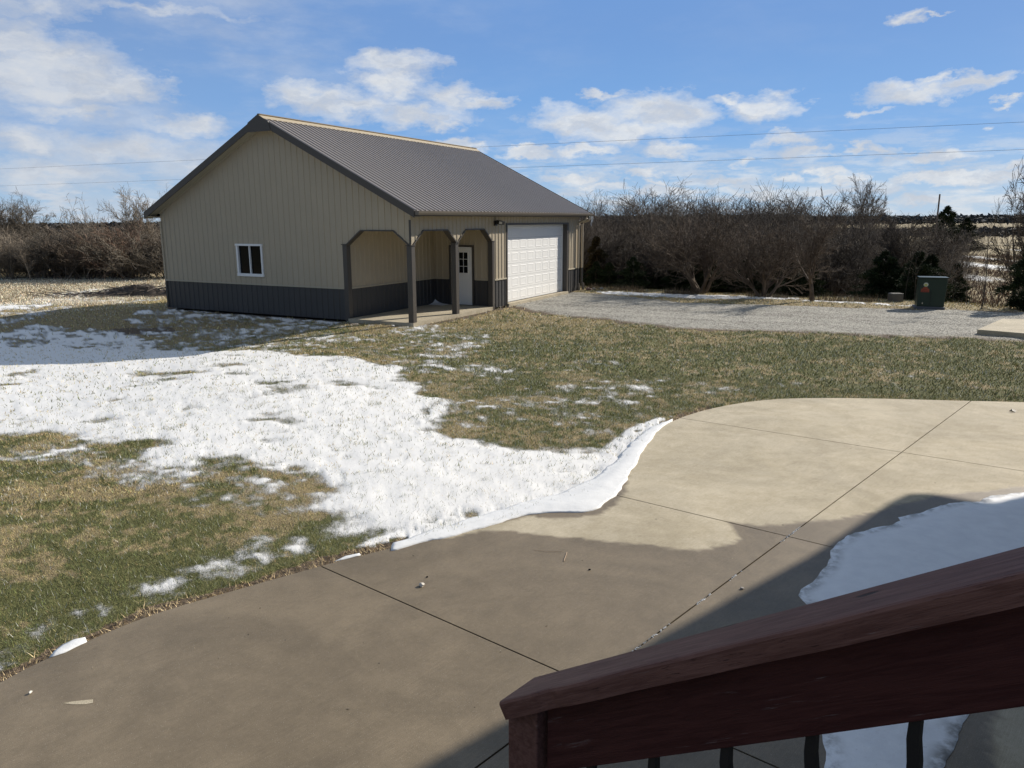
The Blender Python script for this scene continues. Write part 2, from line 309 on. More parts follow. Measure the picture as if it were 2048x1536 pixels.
# raised gravel heap against the lawn edge
Z=Z+gr*.03
nr,na=RR.shape
idx=np.arange(nr*na).reshape(nr,na); i2=np.roll(idx,-1,axis=1)
F=np.stack([idx[:-1].ravel(),idx[1:].ravel(),i2[1:].ravel(),i2[:-1].ravel()],1)[:, ::-1]
GV=np.stack([X,Y,Z],1)
def m_ground(t,b,co):
    A=lambda n:t.n('ShaderNodeAttribute',{'attribute_name':n}).outputs['Fac']
    snow,grav,green,dirt=A('snow'),A('gravel'),A('green'),A('dirt')
    n8=t.noise(co,7,5,.65); n30=t.noise(co,34,4,.65); n120=t.noise(co,110,3,.6)
    straw=t.mix(n30,(.36,.285,.15),(.60,.495,.28)); strawd=t.mix(t.ramp(n120,.35,.65),(.08,.06,.04),straw)
    grn=t.mix(n30,(.11,.115,.038),(.24,.235,.095)); grnd=t.mix(t.ramp(n120,.3,.6),(.02,.028,.012),grn)
    gf=t.ramp(t.math('ADD',green,t.math('MULTIPLY',t.math('SUBTRACT',n8,.5),1.1)),.32,.66)
    base=t.mix(gf,strawd,grnd)
    soil=t.mix(t.ramp(n30,.35,.7),(.065,.050,.038),(.24,.18,.125))
    base=t.mix(t.ramp(t.math('ADD',dirt,t.math('MULTIPLY',t.math('SUBTRACT',n30,.5),.6)),.35,.6),base,soil)
    vor=t.n('ShaderNodeTexVoronoi',None,Vector=co,Scale=30.0); vor2=t.n('ShaderNodeTexVoronoi',None,Vector=co,Scale=64.0)
    gv=t.math('ADD',t.math('MULTIPLY',t.n('ShaderNodeSeparateColor',None,_0=vor.outputs['Color']).outputs[0],.6),t.math('MULTIPLY',t.n('ShaderNodeSeparateColor',None,_0=vor2.outputs['Color']).outputs[0],.4))
    gv=t.math('ADD',gv,t.math('MULTIPLY',t.math('SUBTRACT',t.noise(co,1.2,5,.6),.5),.35))
    trk=t.n('ShaderNodeVectorMath',{'operation':'DOT_PRODUCT'},_0=co,_1=(.46,.888,0)).outputs['Value']; trk=t.noise(t.n('ShaderNodeCombineXYZ',None,_0=trk,_1=t.noise(co,.12,2)).outputs[0],1.5,3,.5)
    gv=t.math('ADD',gv,t.math('MULTIPLY',t.math('SUBTRACT',trk,.5),.55))
    gcol=t.mix(t.ramp(gv,.12,.85),(.10,.094,.082),(.62,.595,.53))
    base=t.mix(grav,base,gcol)
    sf=t.math('ADD',snow,t.math('ADD',t.math('MULTIPLY',t.math('SUBTRACT',n30,.5),.55),t.math('MULTIPLY',t.math('SUBTRACT',n120,.5),.45)))
    fac=t.ramp(sf,.36,.74)
    scol=t.mix(t.ramp(snow,.45,.85),(.48,.49,.50),(.83,.828,.822))
    c=t.mix(fac,base,scol); t.put(b.inputs['Base Color'],c)
    t.put(b.inputs['Roughness'],t.math('MULTIPLY_ADD',fac,-.25,.92)); b.inputs['Specular IOR Level'].default_value=.25
    h=t.math('ADD',t.math('MULTIPLY',n30,.6),t.math('MULTIPLY',n120,.5))
    h=t.math('ADD',h,t.math('MULTIPLY',t.math('MULTIPLY',vor.outputs['Distance'],grav),-1.5))
    h=t.math('ADD',h,t.math('MULTIPLY',fac,.35))
    h=t.math('ADD',h,t.math('MULTIPLY',t.noise(co,2.6,4,.6),1.0))
    bp=t.n('ShaderNodeBump',None,Strength=t.ramp(snow,.6,.9,.8,.30),Distance=.035,Height=h); t.put(b.inputs['Normal'],bp.outputs[0])
MG=mat('ground_cover',build=m_ground)
g=raw_mesh('ground',GV,F,MG,smooth=True,attrs={'snow':('FLOAT',sn),'gravel':('FLOAT',gr),'green':('FLOAT',gn),'dirt':('FLOAT',di)})
tag(g,kind='structure')

# ------------------------------------------------------------------ grass blades (uncountable)
rng=np.random.RandomState(3)
def scatter(n,r0,r1,a0=-40,a1=40):
    a=np.radians(rng.uniform(a0,a1,n)); r=np.sqrt(rng.uniform(r0*r0,r1*r1,n)); return r*np.sin(a),r*np.cos(a)
def ground_z(x,y):
    return zg(x,y)+(fbm(x,y,.45,3)-.5)*.10+(fbm(x,y,5,3)-.5)*.028
def in_shed(x,y,m=.1):
    lx=(x+2.884)*.8868-(y-22.316)*.4621; ly=(x+2.884)*.4621+(y-22.316)*.8868
    return (lx<m)&(lx>-10.5-m)&(ly>-m)&(ly<12.5+m)
def blades(x,y,z,h,w,lean,cols):
    n=len(x); a=rng.uniform(0,2*pi,n); la=rng.uniform(0,2*pi,n); k=lean*rng.uniform(.3,1.2,n)
    dx,dy=np.cos(a)*w,np.sin(a)*w
    V=np.zeros((n,3,3)); V[:,0]=np.stack([x-dx,y-dy,z-.008],1); V[:,1]=np.stack([x+dx,y+dy,z-.008],1)
    V[:,2]=np.stack([x+np.cos(la)*k*h,y+np.sin(la)*k*h,z+h*np.sqrt(np.clip(1-(k*.6)**2,.1,1))],1)
    C=np.repeat(np.concatenate([cols,np.ones((n,1))],1)[:,None,:],3,1); C[:,2,:3]*=1.15
    return V.reshape(-1,3),C.reshape(-1,4)
VV=[];CC=[]
for (n,r0,r1,h0,w0) in ((170000,3.6,9,.034,.0022),(190000,9,15,.040,.0042),(150000,15,24,.05,.008),(70000,24,38,.07,.015)):
    x,y=scatter(n,r0,r1)
    d=sdf(x,y,PATIO); keep=(d<-.015)&(sdf(x,y,GRAVEL)<-.05)&~in_shed(x,y); x,y=x[keep],y[keep]
    s=snowf(x,y); di_,tf=dirtf(x,y); gg=greenf(x,y)
    clump=fbm(x,y,6.0,3)
    p=np.where(s>.72,.07+.32*S((clump-.60)/.12),1.0-.80*S((s-.3)/.42)); p=np.where(tf>.3,.55,p*(1-.85*di_)); keep=rng.rand(len(x))<p
    x,y,s,tf,gg,clump,di_=[q_[keep] for q_ in (x,y,s,tf,gg,clump,di_)]
    m=len(x); g2=gg+rng.normal(0,.30,m); isg=(g2>.50)&(tf<.3)
    v=rng.uniform(.55,1.35,m)[:,None]
    green=np.array([.215,.225,.098])*v*(1+rng.normal(0,.1,(m,3))); straw=np.array([.60,.49,.245])*v*(1+rng.normal(0,.06,(m,3)))
    cols=np.where(isg[:,None],green,straw); cols=np.where((tf>.3)[:,None],np.array([.62,.49,.29])*v,cols); fr=(rng.rand(m)<np.where(x>-1.5,.17,.07))&(tf<.3); cols=np.where(fr[:,None],np.array([.62,.64,.60])*v,cols); cols=np.clip(cols,.01,.8)
    hh=h0*rng.uniform(.5,1.5,m)*np.where(tf>.3,1.5,1.0)*np.where(isg,1.1,.8)
    zz=ground_z(x,y)+S((s-.70)/.28)*.024
    dq=-sdf(x,y,PATIO); zz=zz+np.where((dq<.5)&(x<3.5),.035*S((.5-dq)/.4)*(1-di_),0)
    V,C=blades(x,y,zz,hh,w0*np.where(tf>.3,1.9,1),np.where(isg,.9,1.25),cols); VV.append(V);CC.append(C)
VV=np.concatenate(VV);CC=np.concatenate(CC)
def m_blade(t,b,co):
    a=t.n('ShaderNodeAttribute',{'attribute_name':'tint'}).outputs['Color']; t.put(b.inputs['Base Color'],a); b.inputs['Roughness'].default_value=.75; b.inputs['Specular IOR Level'].default_value=.2
MBL=mat('blade',build=m_blade)
gb=raw_mesh('grass',VV,np.arange(len(VV)).reshape(-1,3),MBL,attrs={'tint':('FLOAT_COLOR',CC)})
tag(gb,'short green and straw coloured lawn grass poking through the snow','grass',kind='stuff')
# tall dead grass: along the crest behind the gravel and across the old field
VV=[];CC=[]
def tall(x,y,h,w,col,lean=.6):
    m=len(x); v=rng.uniform(.5,1.4,m)[:,None]; V,C=blades(x,y,zg(x,y),h*rng.uniform(.4,1.3,m),w,lean,np.clip(np.array(col)*v,.01,.8)); VV.append(V);CC.append(C)
t_=rng.rand(5200); x=3.2+t_*15+rng.normal(0,.3,5200); y=(30.75+rng.exponential(.5,5200)-.502*x)/.865
k_=fbm(x,y,.8,3)>.5; tall(x[k_],y[k_],.26,.009,(.16,.125,.085),.5)
x,y=scatter(60000,37,56,-40,-16); k_=~in_shed(x,y,.5); tall(x[k_],y[k_],.085,.022,(.80,.66,.50),.9)
x,y=scatter(16000,30,44,-31,-20); k_=~in_shed(x,y,.6)&(fbm(x,y,.35,3)>.52); tall(x[k_],y[k_],.11,.016,(.80,.66,.50),.8)
VV=np.concatenate(VV);CC=np.concatenate(CC)
tg=raw_mesh('tall_grass',VV,np.arange(len(VV)).reshape(-1,3),MBL,attrs={'tint':('FLOAT_COLOR',CC)})
tag(tg,'tall dead tan grass along the edge of the trees','grass',kind='stuff')
# weeds on the far snowy slope
VV=[];CC=[]
x,y=scatter(42000,46,150,10,46); k_=fbm(x*.7,y*.25,.35,5,.62)<.56; tall(x[k_],y[k_],.55,.06,(.20,.12,.075),.6)
VV=np.concatenate(VV);CC=np.concatenate(CC)
tg=raw_mesh('hillside_brush',VV,np.arange(len(VV)).reshape(-1,3),MBL,attrs={'tint':('FLOAT_COLOR',CC)})
tag(tg,'low reddish brown brush over the snowy far slope','brush',kind='stuff')

# ------------------------------------------------------------------ patio slab: panels with real saw-cut joints
def clip_half(P, a, n, off):
    """keep the side where (p-a).n > off"""
    out=[]
    for i in range(len(P)):
        p=P[i]; q=P[(i+1)%len(P)]
        dp=(p[0]-a[0])*n[0]+(p[1]-a[1])*n[1]-off; dq=(q[0]-a[0])*n[0]+(q[1]-a[1])*n[1]-off
        if dp>=0: out.append(p)
        if (dp>=0)!=(dq>=0):
            t=dp/(dp-dq); out.append((p[0]+(q[0]-p[0])*t,p[1]+(q[1]-p[1])*t))
    return out
def nrm_of(deg): d=rad(deg); return (cos(d),-sin(d))      # normal right of heading deg
JT=[((2.62,6.80),42.1),((5.02,9.48),125.7),((2.62,6.80),127.2),((.26,4.63),128.9),((-2.3,1.2),128.9)]
cells=[PATIO]
for a,h in JT:
    n=nrm_of(h); nc=[]
    for P in cells:
        for sgn in (1,-1):
            Q=clip_half(P,a,(n[0]*sgn,n[1]*sgn),.0065)
            if len(Q)>2: nc.append(Q)
    cells=nc
DRY = [(7.915,8.367),(5.747,8.150),(5.454,8.103),(5.196,8.009),(4.606,7.888),(4.152,7.637),(3.847,7.440),(3.571,7.320),(3.223,7.216),(2.943,7.166),(2.626,7.041),(2.302,7.107),(2.141,7.185),(2.163,6.983),(2.153,6.732),(2.041,6.620),(1.868,6.544),(1.688,6.501),(1.373,6.547),(1.198,6.626),(0.938,6.695),(0.658,6.766),(0.292,6.839),(0.010,6.949),(-0.272,6.976),(-0.642,6.811),(-0.602,6.906),(-0.274,7.050),(0.179,7.306),(0.329,7.251),(0.632,7.262),(0.898,7.381),(1.111,7.632),(1.257,8.010),(1.379,8.602),(1.490,9.178),(1.408,10.071),(2.556,12.434),(4.603,13.593),(7.042,13.559),(9.455,13.109),(12.215,12.311)]
DRY2 = [(3.363,4.264),(2.992,4.156),(2.858,4.029),(2.764,3.903),(2.697,3.780),(2.476,3.423),(3.042,3.421)]
DRYB = [(-2.814,4.258),(-2.779,4.273),(-2.709,4.288),(-2.648,4.298),(-2.629,4.262),(-2.671,4.247),(-2.749,4.248)]
PV=[];PF=[];PW=[];PM=[]
def inpoly_grid(poly,step):
    P=np.array(poly); xs=np.arange(P[:,0].min(),P[:,0].max(),step); ys=np.arange(max(P[:,1].min(),2.8),P[:,1].max(),step)
    gx,gy=np.meshgrid(xs,ys); gx=(gx+rng.uniform(-.2,.2,gx.shape)*step).ravel(); gy=(gy+rng.uniform(-.2,.2,gy.shape)*step).ravel()
    m=sdf(gx,gy,poly)>step*.45; return gx[m],gy[m]
def dens_edge(P,step):
    out=[]
    for i in range(len(P)):
        a=P[i]; c=P[(i+1)%len(P)]; L=math.hypot(c[0]-a[0],c[1]-a[1])
        if L<1e-4: continue
        k_=max(1,int(L/step)) if min(a[1],c[1])>2 else 1
        for j in range(k_): out.append((a[0]+(c[0]-a[0])*j/k_,a[1]+(c[1]-a[1])*j/k_))
    return out
def fill(poly,step):
    E_=dens_edge(poly,step); gx,gy=inpoly_grid(poly,step)
    pts=[Vector(p) for p in E_]+[Vector((float(a),float(c))) for a,c in zip(gx,gy)]
    n=len(E_); r=delaunay_2d_cdt(pts,[(i,(i+1)%n) for i in range(n)],[list(range(n))],1,1e-5)
    return np.array([(v.x,v.y) for v in r[0]]),[tuple(f) for f in r[2]],n
for P in cells:
    V2,F2,n=fill(P,.055); b0=len(PV)
    PV+= [(x,y,0.0) for x,y in V2]; PF+= [tuple(b0+i for i in f) for f in F2]
    E_=dens_edge(P,.055); b1=len(PV); m=len(E_)
    PV+= [(x,y,-.004) for x,y in E_]+[(x,y,-.12) for x,y in E_]
    PF+= [(b1+i,b1+m+i,b1+m+(i+1)%m,b1+(i+1)%m) for i in range(m)]
PV=np.array(PV); px_,py_=PV[:,0],PV[:,1]
nn=(fbm(px_,py_,3,3)-.5)*.10
dry=np.maximum(S((sdf(px_,py_,DRY)+nn+.01)/.025),S((sdf(px_,py_,DRY2)+nn+.02)/.05)); pass
def m_conc(t,b,co,wet=True,k=1.0):
    d=t.n('ShaderNodeAttribute',{'attribute_name':'dry'}).outputs['Fac'] if wet else 1.0
    n1=t.noise(co,1.1,6,.62,dist=.6); n2=t.noise(co,5,6,.65); n3=t.noise(co,260,2,.6); n4=t.noise(co,30,4,.6)
    f=t.math('ADD',t.math('MULTIPLY',n1,.42),t.math('ADD',t.math('MULTIPLY',n2,.33),t.math('MULTIPLY',n4,.25)))
    dryc=t.mix(t.ramp(f,.36,.64),(.40*k,.345*k,.245*k),(.52*k,.460*k,.350*k)); wetc=t.mix(t.ramp(f,.35,.65),(.165,.132,.088),(.225,.180,.122))
    c=t.mix(d,wetc,dryc) if wet else dryc
    vr_=t.n('ShaderNodeVectorRotate',{'rotation_type':'Z_AXIS'},Vector=co); vr_.inputs['Angle'].default_value=rad(42)
    brm=t.noise(t.n('ShaderNodeVectorMath',{'operation':'MULTIPLY'},_0=vr_.outputs[0],_1=(170,4,1)).outputs[0],1.0,3,.55)
    stn=t.noise(vr_.outputs[0],.55,7,.68,dist=1.5)
    g=t.math('MULTIPLY',t.ramp(n3,.3,.7,.72,1.26),t.math('MULTIPLY',t.ramp(brm,.3,.7,.93,1.07),t.ramp(stn,.35,.65,.88,1.10))); c2=t.n('ShaderNodeVectorMath',{'operation':'SCALE'},_0=c); t.put(c2.inputs['Scale'],g)
    # fine aggregate: pale and dark grains
    v=t.n('ShaderNodeTexVoronoi',None,Vector=co,Scale=150.0); vr=t.n('ShaderNodeSeparateColor',None,_0=v.outputs['Color'])
    spk=t.math('MULTIPLY',t.ramp(vr.outputs[0],.93,.96),t.ramp(v.outputs['Distance'],.35,.2)); c3=t.mix(t.math('MULTIPLY',spk,.5),c2.outputs[0],(.55,.52,.45))
    pit=t.math('MULTIPLY',t.ramp(vr.outputs[1],.94,.97),t.ramp(v.outputs['Distance'],.35,.2)); c3=t.mix(t.math('MULTIPLY',pit,.6),c3,(.05,.045,.04))
    t.put(b.inputs['Base Color'],c3)
    t.put(b.inputs['Roughness'],t.ramp(d,0,1,.50,.85) if wet else .85); b.inputs['Specular IOR Level'].default_value=.35
    bp=t.n('ShaderNodeBump',None,Strength=.35,Distance=.004,Height=t.math('ADD',n3,t.math('ADD',t.math('MULTIPLY',brm,.8),t.math('MULTIPLY',n4,.6)))); t.put(b.inputs['Normal'],bp.outputs[0])
MC=mat('broom_concrete',build=m_conc); MC2=mat('dry_concrete',build=lambda t,b,co:m_conc(t,b,co,False)); MC3=mat('shed_slab_concrete',build=lambda t,b,co:m_conc(t,b,co,False,.95))
po=raw_mesh('patio',PV,PF,MC,attrs={'dry':('FLOAT',dry)}); tag(po,kind='structure')
MB().prism(DRYB[::-1],.0005,.0015).build('dry_streak',MC2,po)

# snow and ice lying on the concrete
def m_ice(t,b,co):
    n1=t.noise(co,6,6,.65); n2=t.noise(co,38,4,.7); v=t.n('ShaderNodeVectorMath',{'operation':'MULTIPLY'},_0=co,_1=(1,1.9,1)).outputs[0]
    hol=t.ramp(t.noise(v,30,5,.6),.68,.76); eh=t.n('ShaderNodeAttribute',{'attribute_name':'edge'}).outputs['Fac']
    c=t.mix(t.ramp(n1,.3,.7),(.82,.83,.85),(.90,.91,.92)); c=t.mix(t.math('MULTIPLY',hol,.75),c,(.16,.16,.16))
    melt=t.math('MULTIPLY',t.ramp(n1,.40,.62),t.ramp(eh,.42,.0)); c=t.mix(melt,c,(.30,.29,.275)); t.put(b.inputs['Base Color'],c)
    b.inputs['Roughness'].default_value=.55; bp=t.n('ShaderNodeBump',None,Strength=.5,Distance=.02,Height=t.math('ADD',n1,t.math('MULTIPLY',n2,.4))); t.put(b.inputs['Normal'],bp.outputs[0])
MICE=mat('crusted_snow',build=m_ice)
def snow_sheet(name,poly,step,hmax,z0,label,m,taper=.25,sag=None):
    V2,F2,n=fill(poly,step); x,y=V2[:,0],V2[:,1]; d=np.maximum(sdf(x,y,poly),0)
    h=hmax*S(d/taper)**.7*(1+.5*(fbm(x,y,2.2,4)-.5))+.003
    zz=z0+h
    if sag is not None:
        dp=-sdf(x,y,PATIO); zz=zz-.012*S(dp/.25)
    o=raw_mesh(name,np.stack([x,y,zz],1),F2,m,smooth=True,attrs={'edge':('FLOAT',np.clip(d/.35,0,1)),'dry':('FLOAT',d*0)})
    E_=len(dens_edge(poly,step)); bm=bmesh.new(); bm.from_mesh(o.data)
    be=[e for e in bm.edges if e.is_boundary]; r=bmesh.ops.extrude_edge_only(bm,edges=be)
    for g_ in r['geom']:
        if isinstance(g_,bmesh.types.BMVert): g_.co.z-=.05 if sag is not None else .0028
    bm.to_mesh(o.data); bm.free()
    return tag(o,label,'snow',kind='stuff')
ICE = [(5.621,7.958),(5.224,7.883),(4.956,7.689),(4.811,7.705),(4.616,7.633),(4.373,7.506),(4.176,7.369),(3.898,7.250),(3.879,7.172),(3.762,7.096),(3.518,6.997),(3.300,6.877),(3.021,6.646),(2.880,6.461),(2.830,6.314),(2.681,6.078),(2.531,5.902),(2.359,5.752),(2.321,5.650),(2.318,5.494),(2.122,4.840),(1.919,4.271),(1.801,3.934),(1.762,3.784),(1.632,3.427),(2.137,3.425),(2.390,3.661),(2.789,4.118),(3.637,5.030),(4.966,5.978),(6.645,6.925),(7.915,8.367)]
def rough(P,a,f=3.0):
    P=dens_edge(P,.06); P=np.array(P); n=(fbm(P[:,0],P[:,1],f,4,.6)-.5)*a; n2=(fbm(P[:,0]+9,P[:,1]+4,f,4,.6)-.5)*a; return [(float(x+u),float(y+v)) for (x,y),u,v in zip(P,n,n2)]
snow_sheet('patio_snow',rough(ICE,.10),.07,.022,.001,'shaded sheet of crusted snow on the patio beyond the handrail',MICE,.35)
def m_bank(t,b,co):
    n1=t.noise(co,5,6,.6); n2=t.noise(co,60,4,.7)
    t.put(b.inputs['Base Color'],t.mix(t.ramp(n1,.35,.7),(.76,.77,.78),(.83,.835,.84))); b.inputs['Roughness'].default_value=.6
    bp=t.n('ShaderNodeBump',None,Strength=.4,Distance=.02,Height=t.math('ADD',n1,t.math('MULTIPLY',n2,.25))); t.put(b.inputs['Normal'],bp.outputs[0])
MBK=mat('clean_snow',build=m_bank)
snow_sheet('snow_bank',rough(BANK,.09,4),.04,.017,.004,'band of bright snow banked along the curved patio edge',MBK,.24,sag=1)
for i,(pl,lb) in enumerate((([(-3.203,4.762),(-3.128,4.830),(-3.048,4.972),(-3.099,5.033),(-3.157,5.006),(-3.205,4.933),(-3.217,4.849)],'left-hand scrap of snow caught beside the turf edge'),([(-1.577,6.273),(-1.490,6.323),(-1.364,6.405),(-1.390,6.448),(-1.503,6.385)],'thin scrap of snow at the joint end on the patio edge'))):
    snow_sheet('snow_scrap',rough(pl,.02,6),.03,.008,.002,lb,MBK,.05)

V=[];F=[]
a_=rad(42.1); jd=(sin(a_),cos(a_))
for i in range(260):
    t=-2.9+rng.rand()*3.2
    if fbm(np.array([t*3.0]),np.array([.5]),1.0,2)[0]<.42: continue
    cx=2.62+jd[0]*t+rng.normal(0,.004); cy=6.80+jd[1]*t+rng.normal(0,.004); r_=rng.uniform(.003,.009); b0=len(V); m=5; an=rng.uniform(0,6)
    V+=[(cx+r_*rng.uniform(.6,1.2)*cos(an+2*pi*j/m),cy+r_*rng.uniform(.6,1.2)*sin(an+2*pi*j/m),.001) for j in range(m)]+[(cx,cy,.001+r_*.6)]
    F+=[(b0+j,b0+(j+1)%m,b0+m) for j in range(m)]
o=raw_mesh('joint_ice',V,F,MBK); tag(o,'broken line of ice crumbs along the patio joint','ice',kind='stuff')
V=[];F=[]
for i in range(260):
    x,y=scatter(1,3.7,12,-34,34); x=float(x[0]); y=float(y[0])
    if sdf(np.array([x]),np.array([y]),PATIO)[0]<.05: continue
    r_=rng.uniform(.002,.006); an=rng.uniform(0,6); b0=len(V)
    V+=[(x+r_*cos(an)*2,y+r_*sin(an)*2,.001),(x-r_*sin(an),y+r_*cos(an),.001),(x-r_*cos(an)*1.5,y-r_*sin(an)*1.5,.0015),(x,y,.001+r_*.8)]; F+=[(b0,b0+1,b0+3),(b0+1,b0+2,b0+3),(b0+2,b0,b0+3)]
o=raw_mesh('debris_crumbs',V,F,mat('crumbs',build=lambda t,b,co:t.put(b.inputs['Base Color'],t.mix(t.ramp(t.noise(co,2.3,3,.6),.45,.55),(.04,.03,.02),(.42,.36,.27))))); tag(o,'scattered crumbs of leaf and grit over the patio','debris',kind='stuff')

# ------------------------------------------------------------------ the steel shed (local x right along the gable, y back, z up)
BW,BL,PA,PB,HW,HR=10.50,12.52,2.40,4.83,3.12,6.05
G0,G1,GH=5.89,11.18,2.77; SL=.505; WA=.92; OE,OG=.37,.33
TAN=(.43,.37,.275); DRK=(.050,.049,.050); TRIM=(.072,.064,.057)
def m_metal(col,r=.42,sp=.5,am=.07):
    return lambda t,b,co:(soft(t,b,co,col,am,1.3), b.inputs['Roughness'].__setattr__('default_value',r))
M_TAN=mat('tan_steel',TAN,build=m_metal(TAN)); M_DRK=mat('charcoal_steel',DRK,build=m_metal(DRK,.45)); M_TRIM=mat('brown_trim',TRIM,build=m_metal(TRIM,.4)); M_ROOF=mat('roof_steel',(.17,.155,.15),spec=.8,build=m_metal((.33,.29,.26),.30,.7,.05))
M_WHT=mat('white_paint',(.86,.86,.85),build=m_metal((.86,.86,.85),.5,.5,.03)); M_SOF=mat('tan_soffit',(.43,.385,.29),build=m_metal((.43,.385,.29),.55))
def m_glass(t,b,co):
    b.inputs['Base Color'].default_value=(.006,.007,.009,1); b.inputs['Roughness'].default_value=.06; b.inputs['Specular IOR Level'].default_value=.12
M_GLS=mat('dark_glass',build=m_glass)
SHED=empty('storage_building',(-2.884,22.316,0),rad(-27.524),label='tan steel storage building with dark roof and corner porch',cat='building')
def ribs(a0,a1,openf,axis,const,outn,pitch=.229,h=.02,extra=()):
    """ribbed sheet along axis 'x' or 'y' at fixed other coordinate; openf(a)->[(z0,z1),...]; outn = +1/-1 side the ribs stand on"""
    prof=[(a0,0)]
    k=math.ceil((a0+.06)/pitch)
    while k*pitch<a1-.05:
        c=k*pitch
        for dx,hh in ((-.032,0),(-.014,h),(.014,h),(.032,0)): prof.append((c+dx,hh))
        k+=1
    prof.append((a1,0))
    hs=sorted(prof); xs=[p[0] for p in hs]; ys=[p[1] for p in hs]
    cuts=sorted(set([round(v,5) for v in xs]+[round(e,5) for e in extra if a0<e<a1]))
    mb=MB(); e=1e-4
    for u,v in zip(cuts[:-1],cuts[1:]):
        if v-u<1e-4: continue
        su=openf(u+e); sv_=openf(v-e); hu=float(np.interp(u,xs,ys))*outn; hv=float(np.interp(v,xs,ys))*outn
        for (l0,t0),(l1,t1) in zip(su,sv_):
            if t0-l0<1e-3 and t1-l1<1e-3: continue
            P=lambda a,hh,z:(a,const+hh,z) if axis=='x' else (const+hh,a,z)
            mb.add([P(u,hu,l0),P(v,hv,l1),P(v,hv,t1),P(u,hu,t0)],[(0,1,2,3)])
    return mb
top=lambda x: HR-.16-SL*abs(x+BW/2)
AT,AS=2.50,2.22     # arch: flat top height, spring height
def arch_z(a,lo,hi,run=.42):
    d=min(a-lo,hi-a); return AS+(AT-AS)*min(max(d/run,0),1) if d>=0 else None
AT=2.64
def arch_z(a,lo,hi,run):
    d=min(a-lo,hi-a); return AS+(AT-AS)*min(max(d/run,0),1)
WIN=(-6.93,-5.80,1.21,2.17)
def gable_up(x):
    if x>-PA+.0: return [(arch_z(x,-PA+.06,-.06,.55),top(x))]
    if WIN[0]<x<WIN[1]: return [(WA,WIN[2]),(WIN[3],top(x))]
    return [(WA,top(x)),(top(x),top(x))] if False else [(WA,top(x))]
def gable_up2(x):
    if x>-PA: return [(arch_z(x,-PA+.06,-.06,.55),top(x)),(0,0)]
    if WIN[0]<x<WIN[1]: return [(WA,WIN[2]),(WIN[3],top(x))]
    return [(WA,top(x)),(0,0)]
gw=ribs(-BW,0,gable_up2,'x',0,-1,extra=(-PA,-PA+.06,-PA+.61,-.61,-.06,WIN[0],WIN[1],-BW/2)); gw.build('gable_wall',M_TAN,SHED)
ribs(-BW,-PA,lambda x:[(-.05,WA-.0)],'x',-.0,-1).build('wainscot',M_DRK,SHED)
# side wall (right), with two arches and the big door
MP=PB*.515
def side_up(y):
    z=HW+.05
    if y<PB:
        return [(arch_z(y,.06,MP,.55) if y<MP else arch_z(y,MP,PB-.06,.55),z)]
    if G0<y<G1: return [(GH,z)]
    return [(WA,z)]
ribs(0,BL,side_up,'y',0,1,extra=(.06,.61,MP-.55,MP,MP+.55,PB-.61,PB-.06,PB,G0,G1)).build('side_wall',M_TAN,SHED)
ribs(PB,G0,lambda y:[(-.05,WA)],'y',0,1).build('wainscot',M_DRK,SHED); ribs(G1,BL,lambda y:[(-.05,WA)],'y',0,1).build('wainscot',M_DRK,SHED)
# rear and left walls
mb=MB(); mb.add([(-BW,0,-.05),(-BW,BL,-.05),(-BW,BL,HW),(-BW,0,HW)],[(0,1,2,3)]); mb.add([(-BW,BL,-.05),(0,BL,-.05),(0,BL,HW),(-BW/2,BL,top(-BW/2)),(-BW,BL,HW)],[(0,1,2,3,4)]); mb.build('rear_wall',M_TAN,SHED)
# porch recess walls and ceiling
ribs(0,PB,lambda y:[(WA,AT+.2)],'y',-PA,1).build('porch_wall',M_TAN,SHED); ribs(0,PB,lambda y:[(0.0,WA)],'y',-PA,1).build('wainscot',M_DRK,SHED)
D0,D1=-1.72,-.76
ribs(-PA,0,lambda x:[(2.08,AT+.2)] if D0<x<D1 else [(WA,AT+.2)],'x',PB,-1,extra=(D0,D1)).build('porch_wall',M_TAN,SHED)
ribs(-PA,D0,lambda x:[(0.0,WA)],'x',PB,-1).build('wainscot',M_DRK,SHED); ribs(D1,0,lambda x:[(0.0,WA)],'x',PB,-1).build('wainscot',M_DRK,SHED)
MB().box(-PA+.02,-.02,.02,PB-.01,AT+.06,AT+.09).build('porch_ceiling',M_SOF,SHED)
# inner faces of the arched headers and dark arch trim
def arch_path(lo,hi,run): return [(lo,AS),(lo+run,AT),(hi-run,AT),(hi,AS)]
def arch_band(mb,pts,axis,c0,c1,t=.035):
    for (a,za),(b_,zb) in zip(pts[:-1],pts[1:]):
        L=math.hypot(b_-a,zb-za); nx,nz=-(zb-za)/L*t,(b_-a)/L*t
        q=[(a,za-.004),(b_,zb-.004),(b_+nx,zb+nz),(a+nx,za+nz)]
        P=lambda p,c:(p[0],c,p[1]) if axis=='x' else (c,p[0],p[1])
        mb.add([P(p,c0) for p in q]+[P(p,c1) for p in q],[(0,1,2,3),(7,6,5,4),(0,4,5,1),(1,5,6,2),(2,6,7,3),(3,7,4,0)])
for nm,(pts,axis,c0,c1) in {'a':(arch_path(-PA+.06,-.06,.55),'x',-.035,.16),'b':(arch_path(.06,MP,.55),'y',-.16,.035),'c':(arch_path(MP,PB-.06,.55),'y',-.16,.035)}.items():
    mb=MB(); arch_band(mb,pts,axis,c0,c1); mb.build('arch_trim',M_TRIM,SHED)
mb=MB()
for pts,axis,c in ((arch_path(-PA+.06,-.06,.55),'x',.145),(arch_path(.06,MP,.55),'y',-.145),(arch_path(MP,PB-.06,.55),'y',-.145)):
    P=lambda a,z:(a,c,z) if axis=='x' else (c,a,z)
    for (a,za),(b_,zb) in zip(pts[:-1],pts[1:]): mb.add([P(a,za),P(b_,zb),P(b_,AT+.1),P(a,AT+.1)],[(0,1,2,3)])
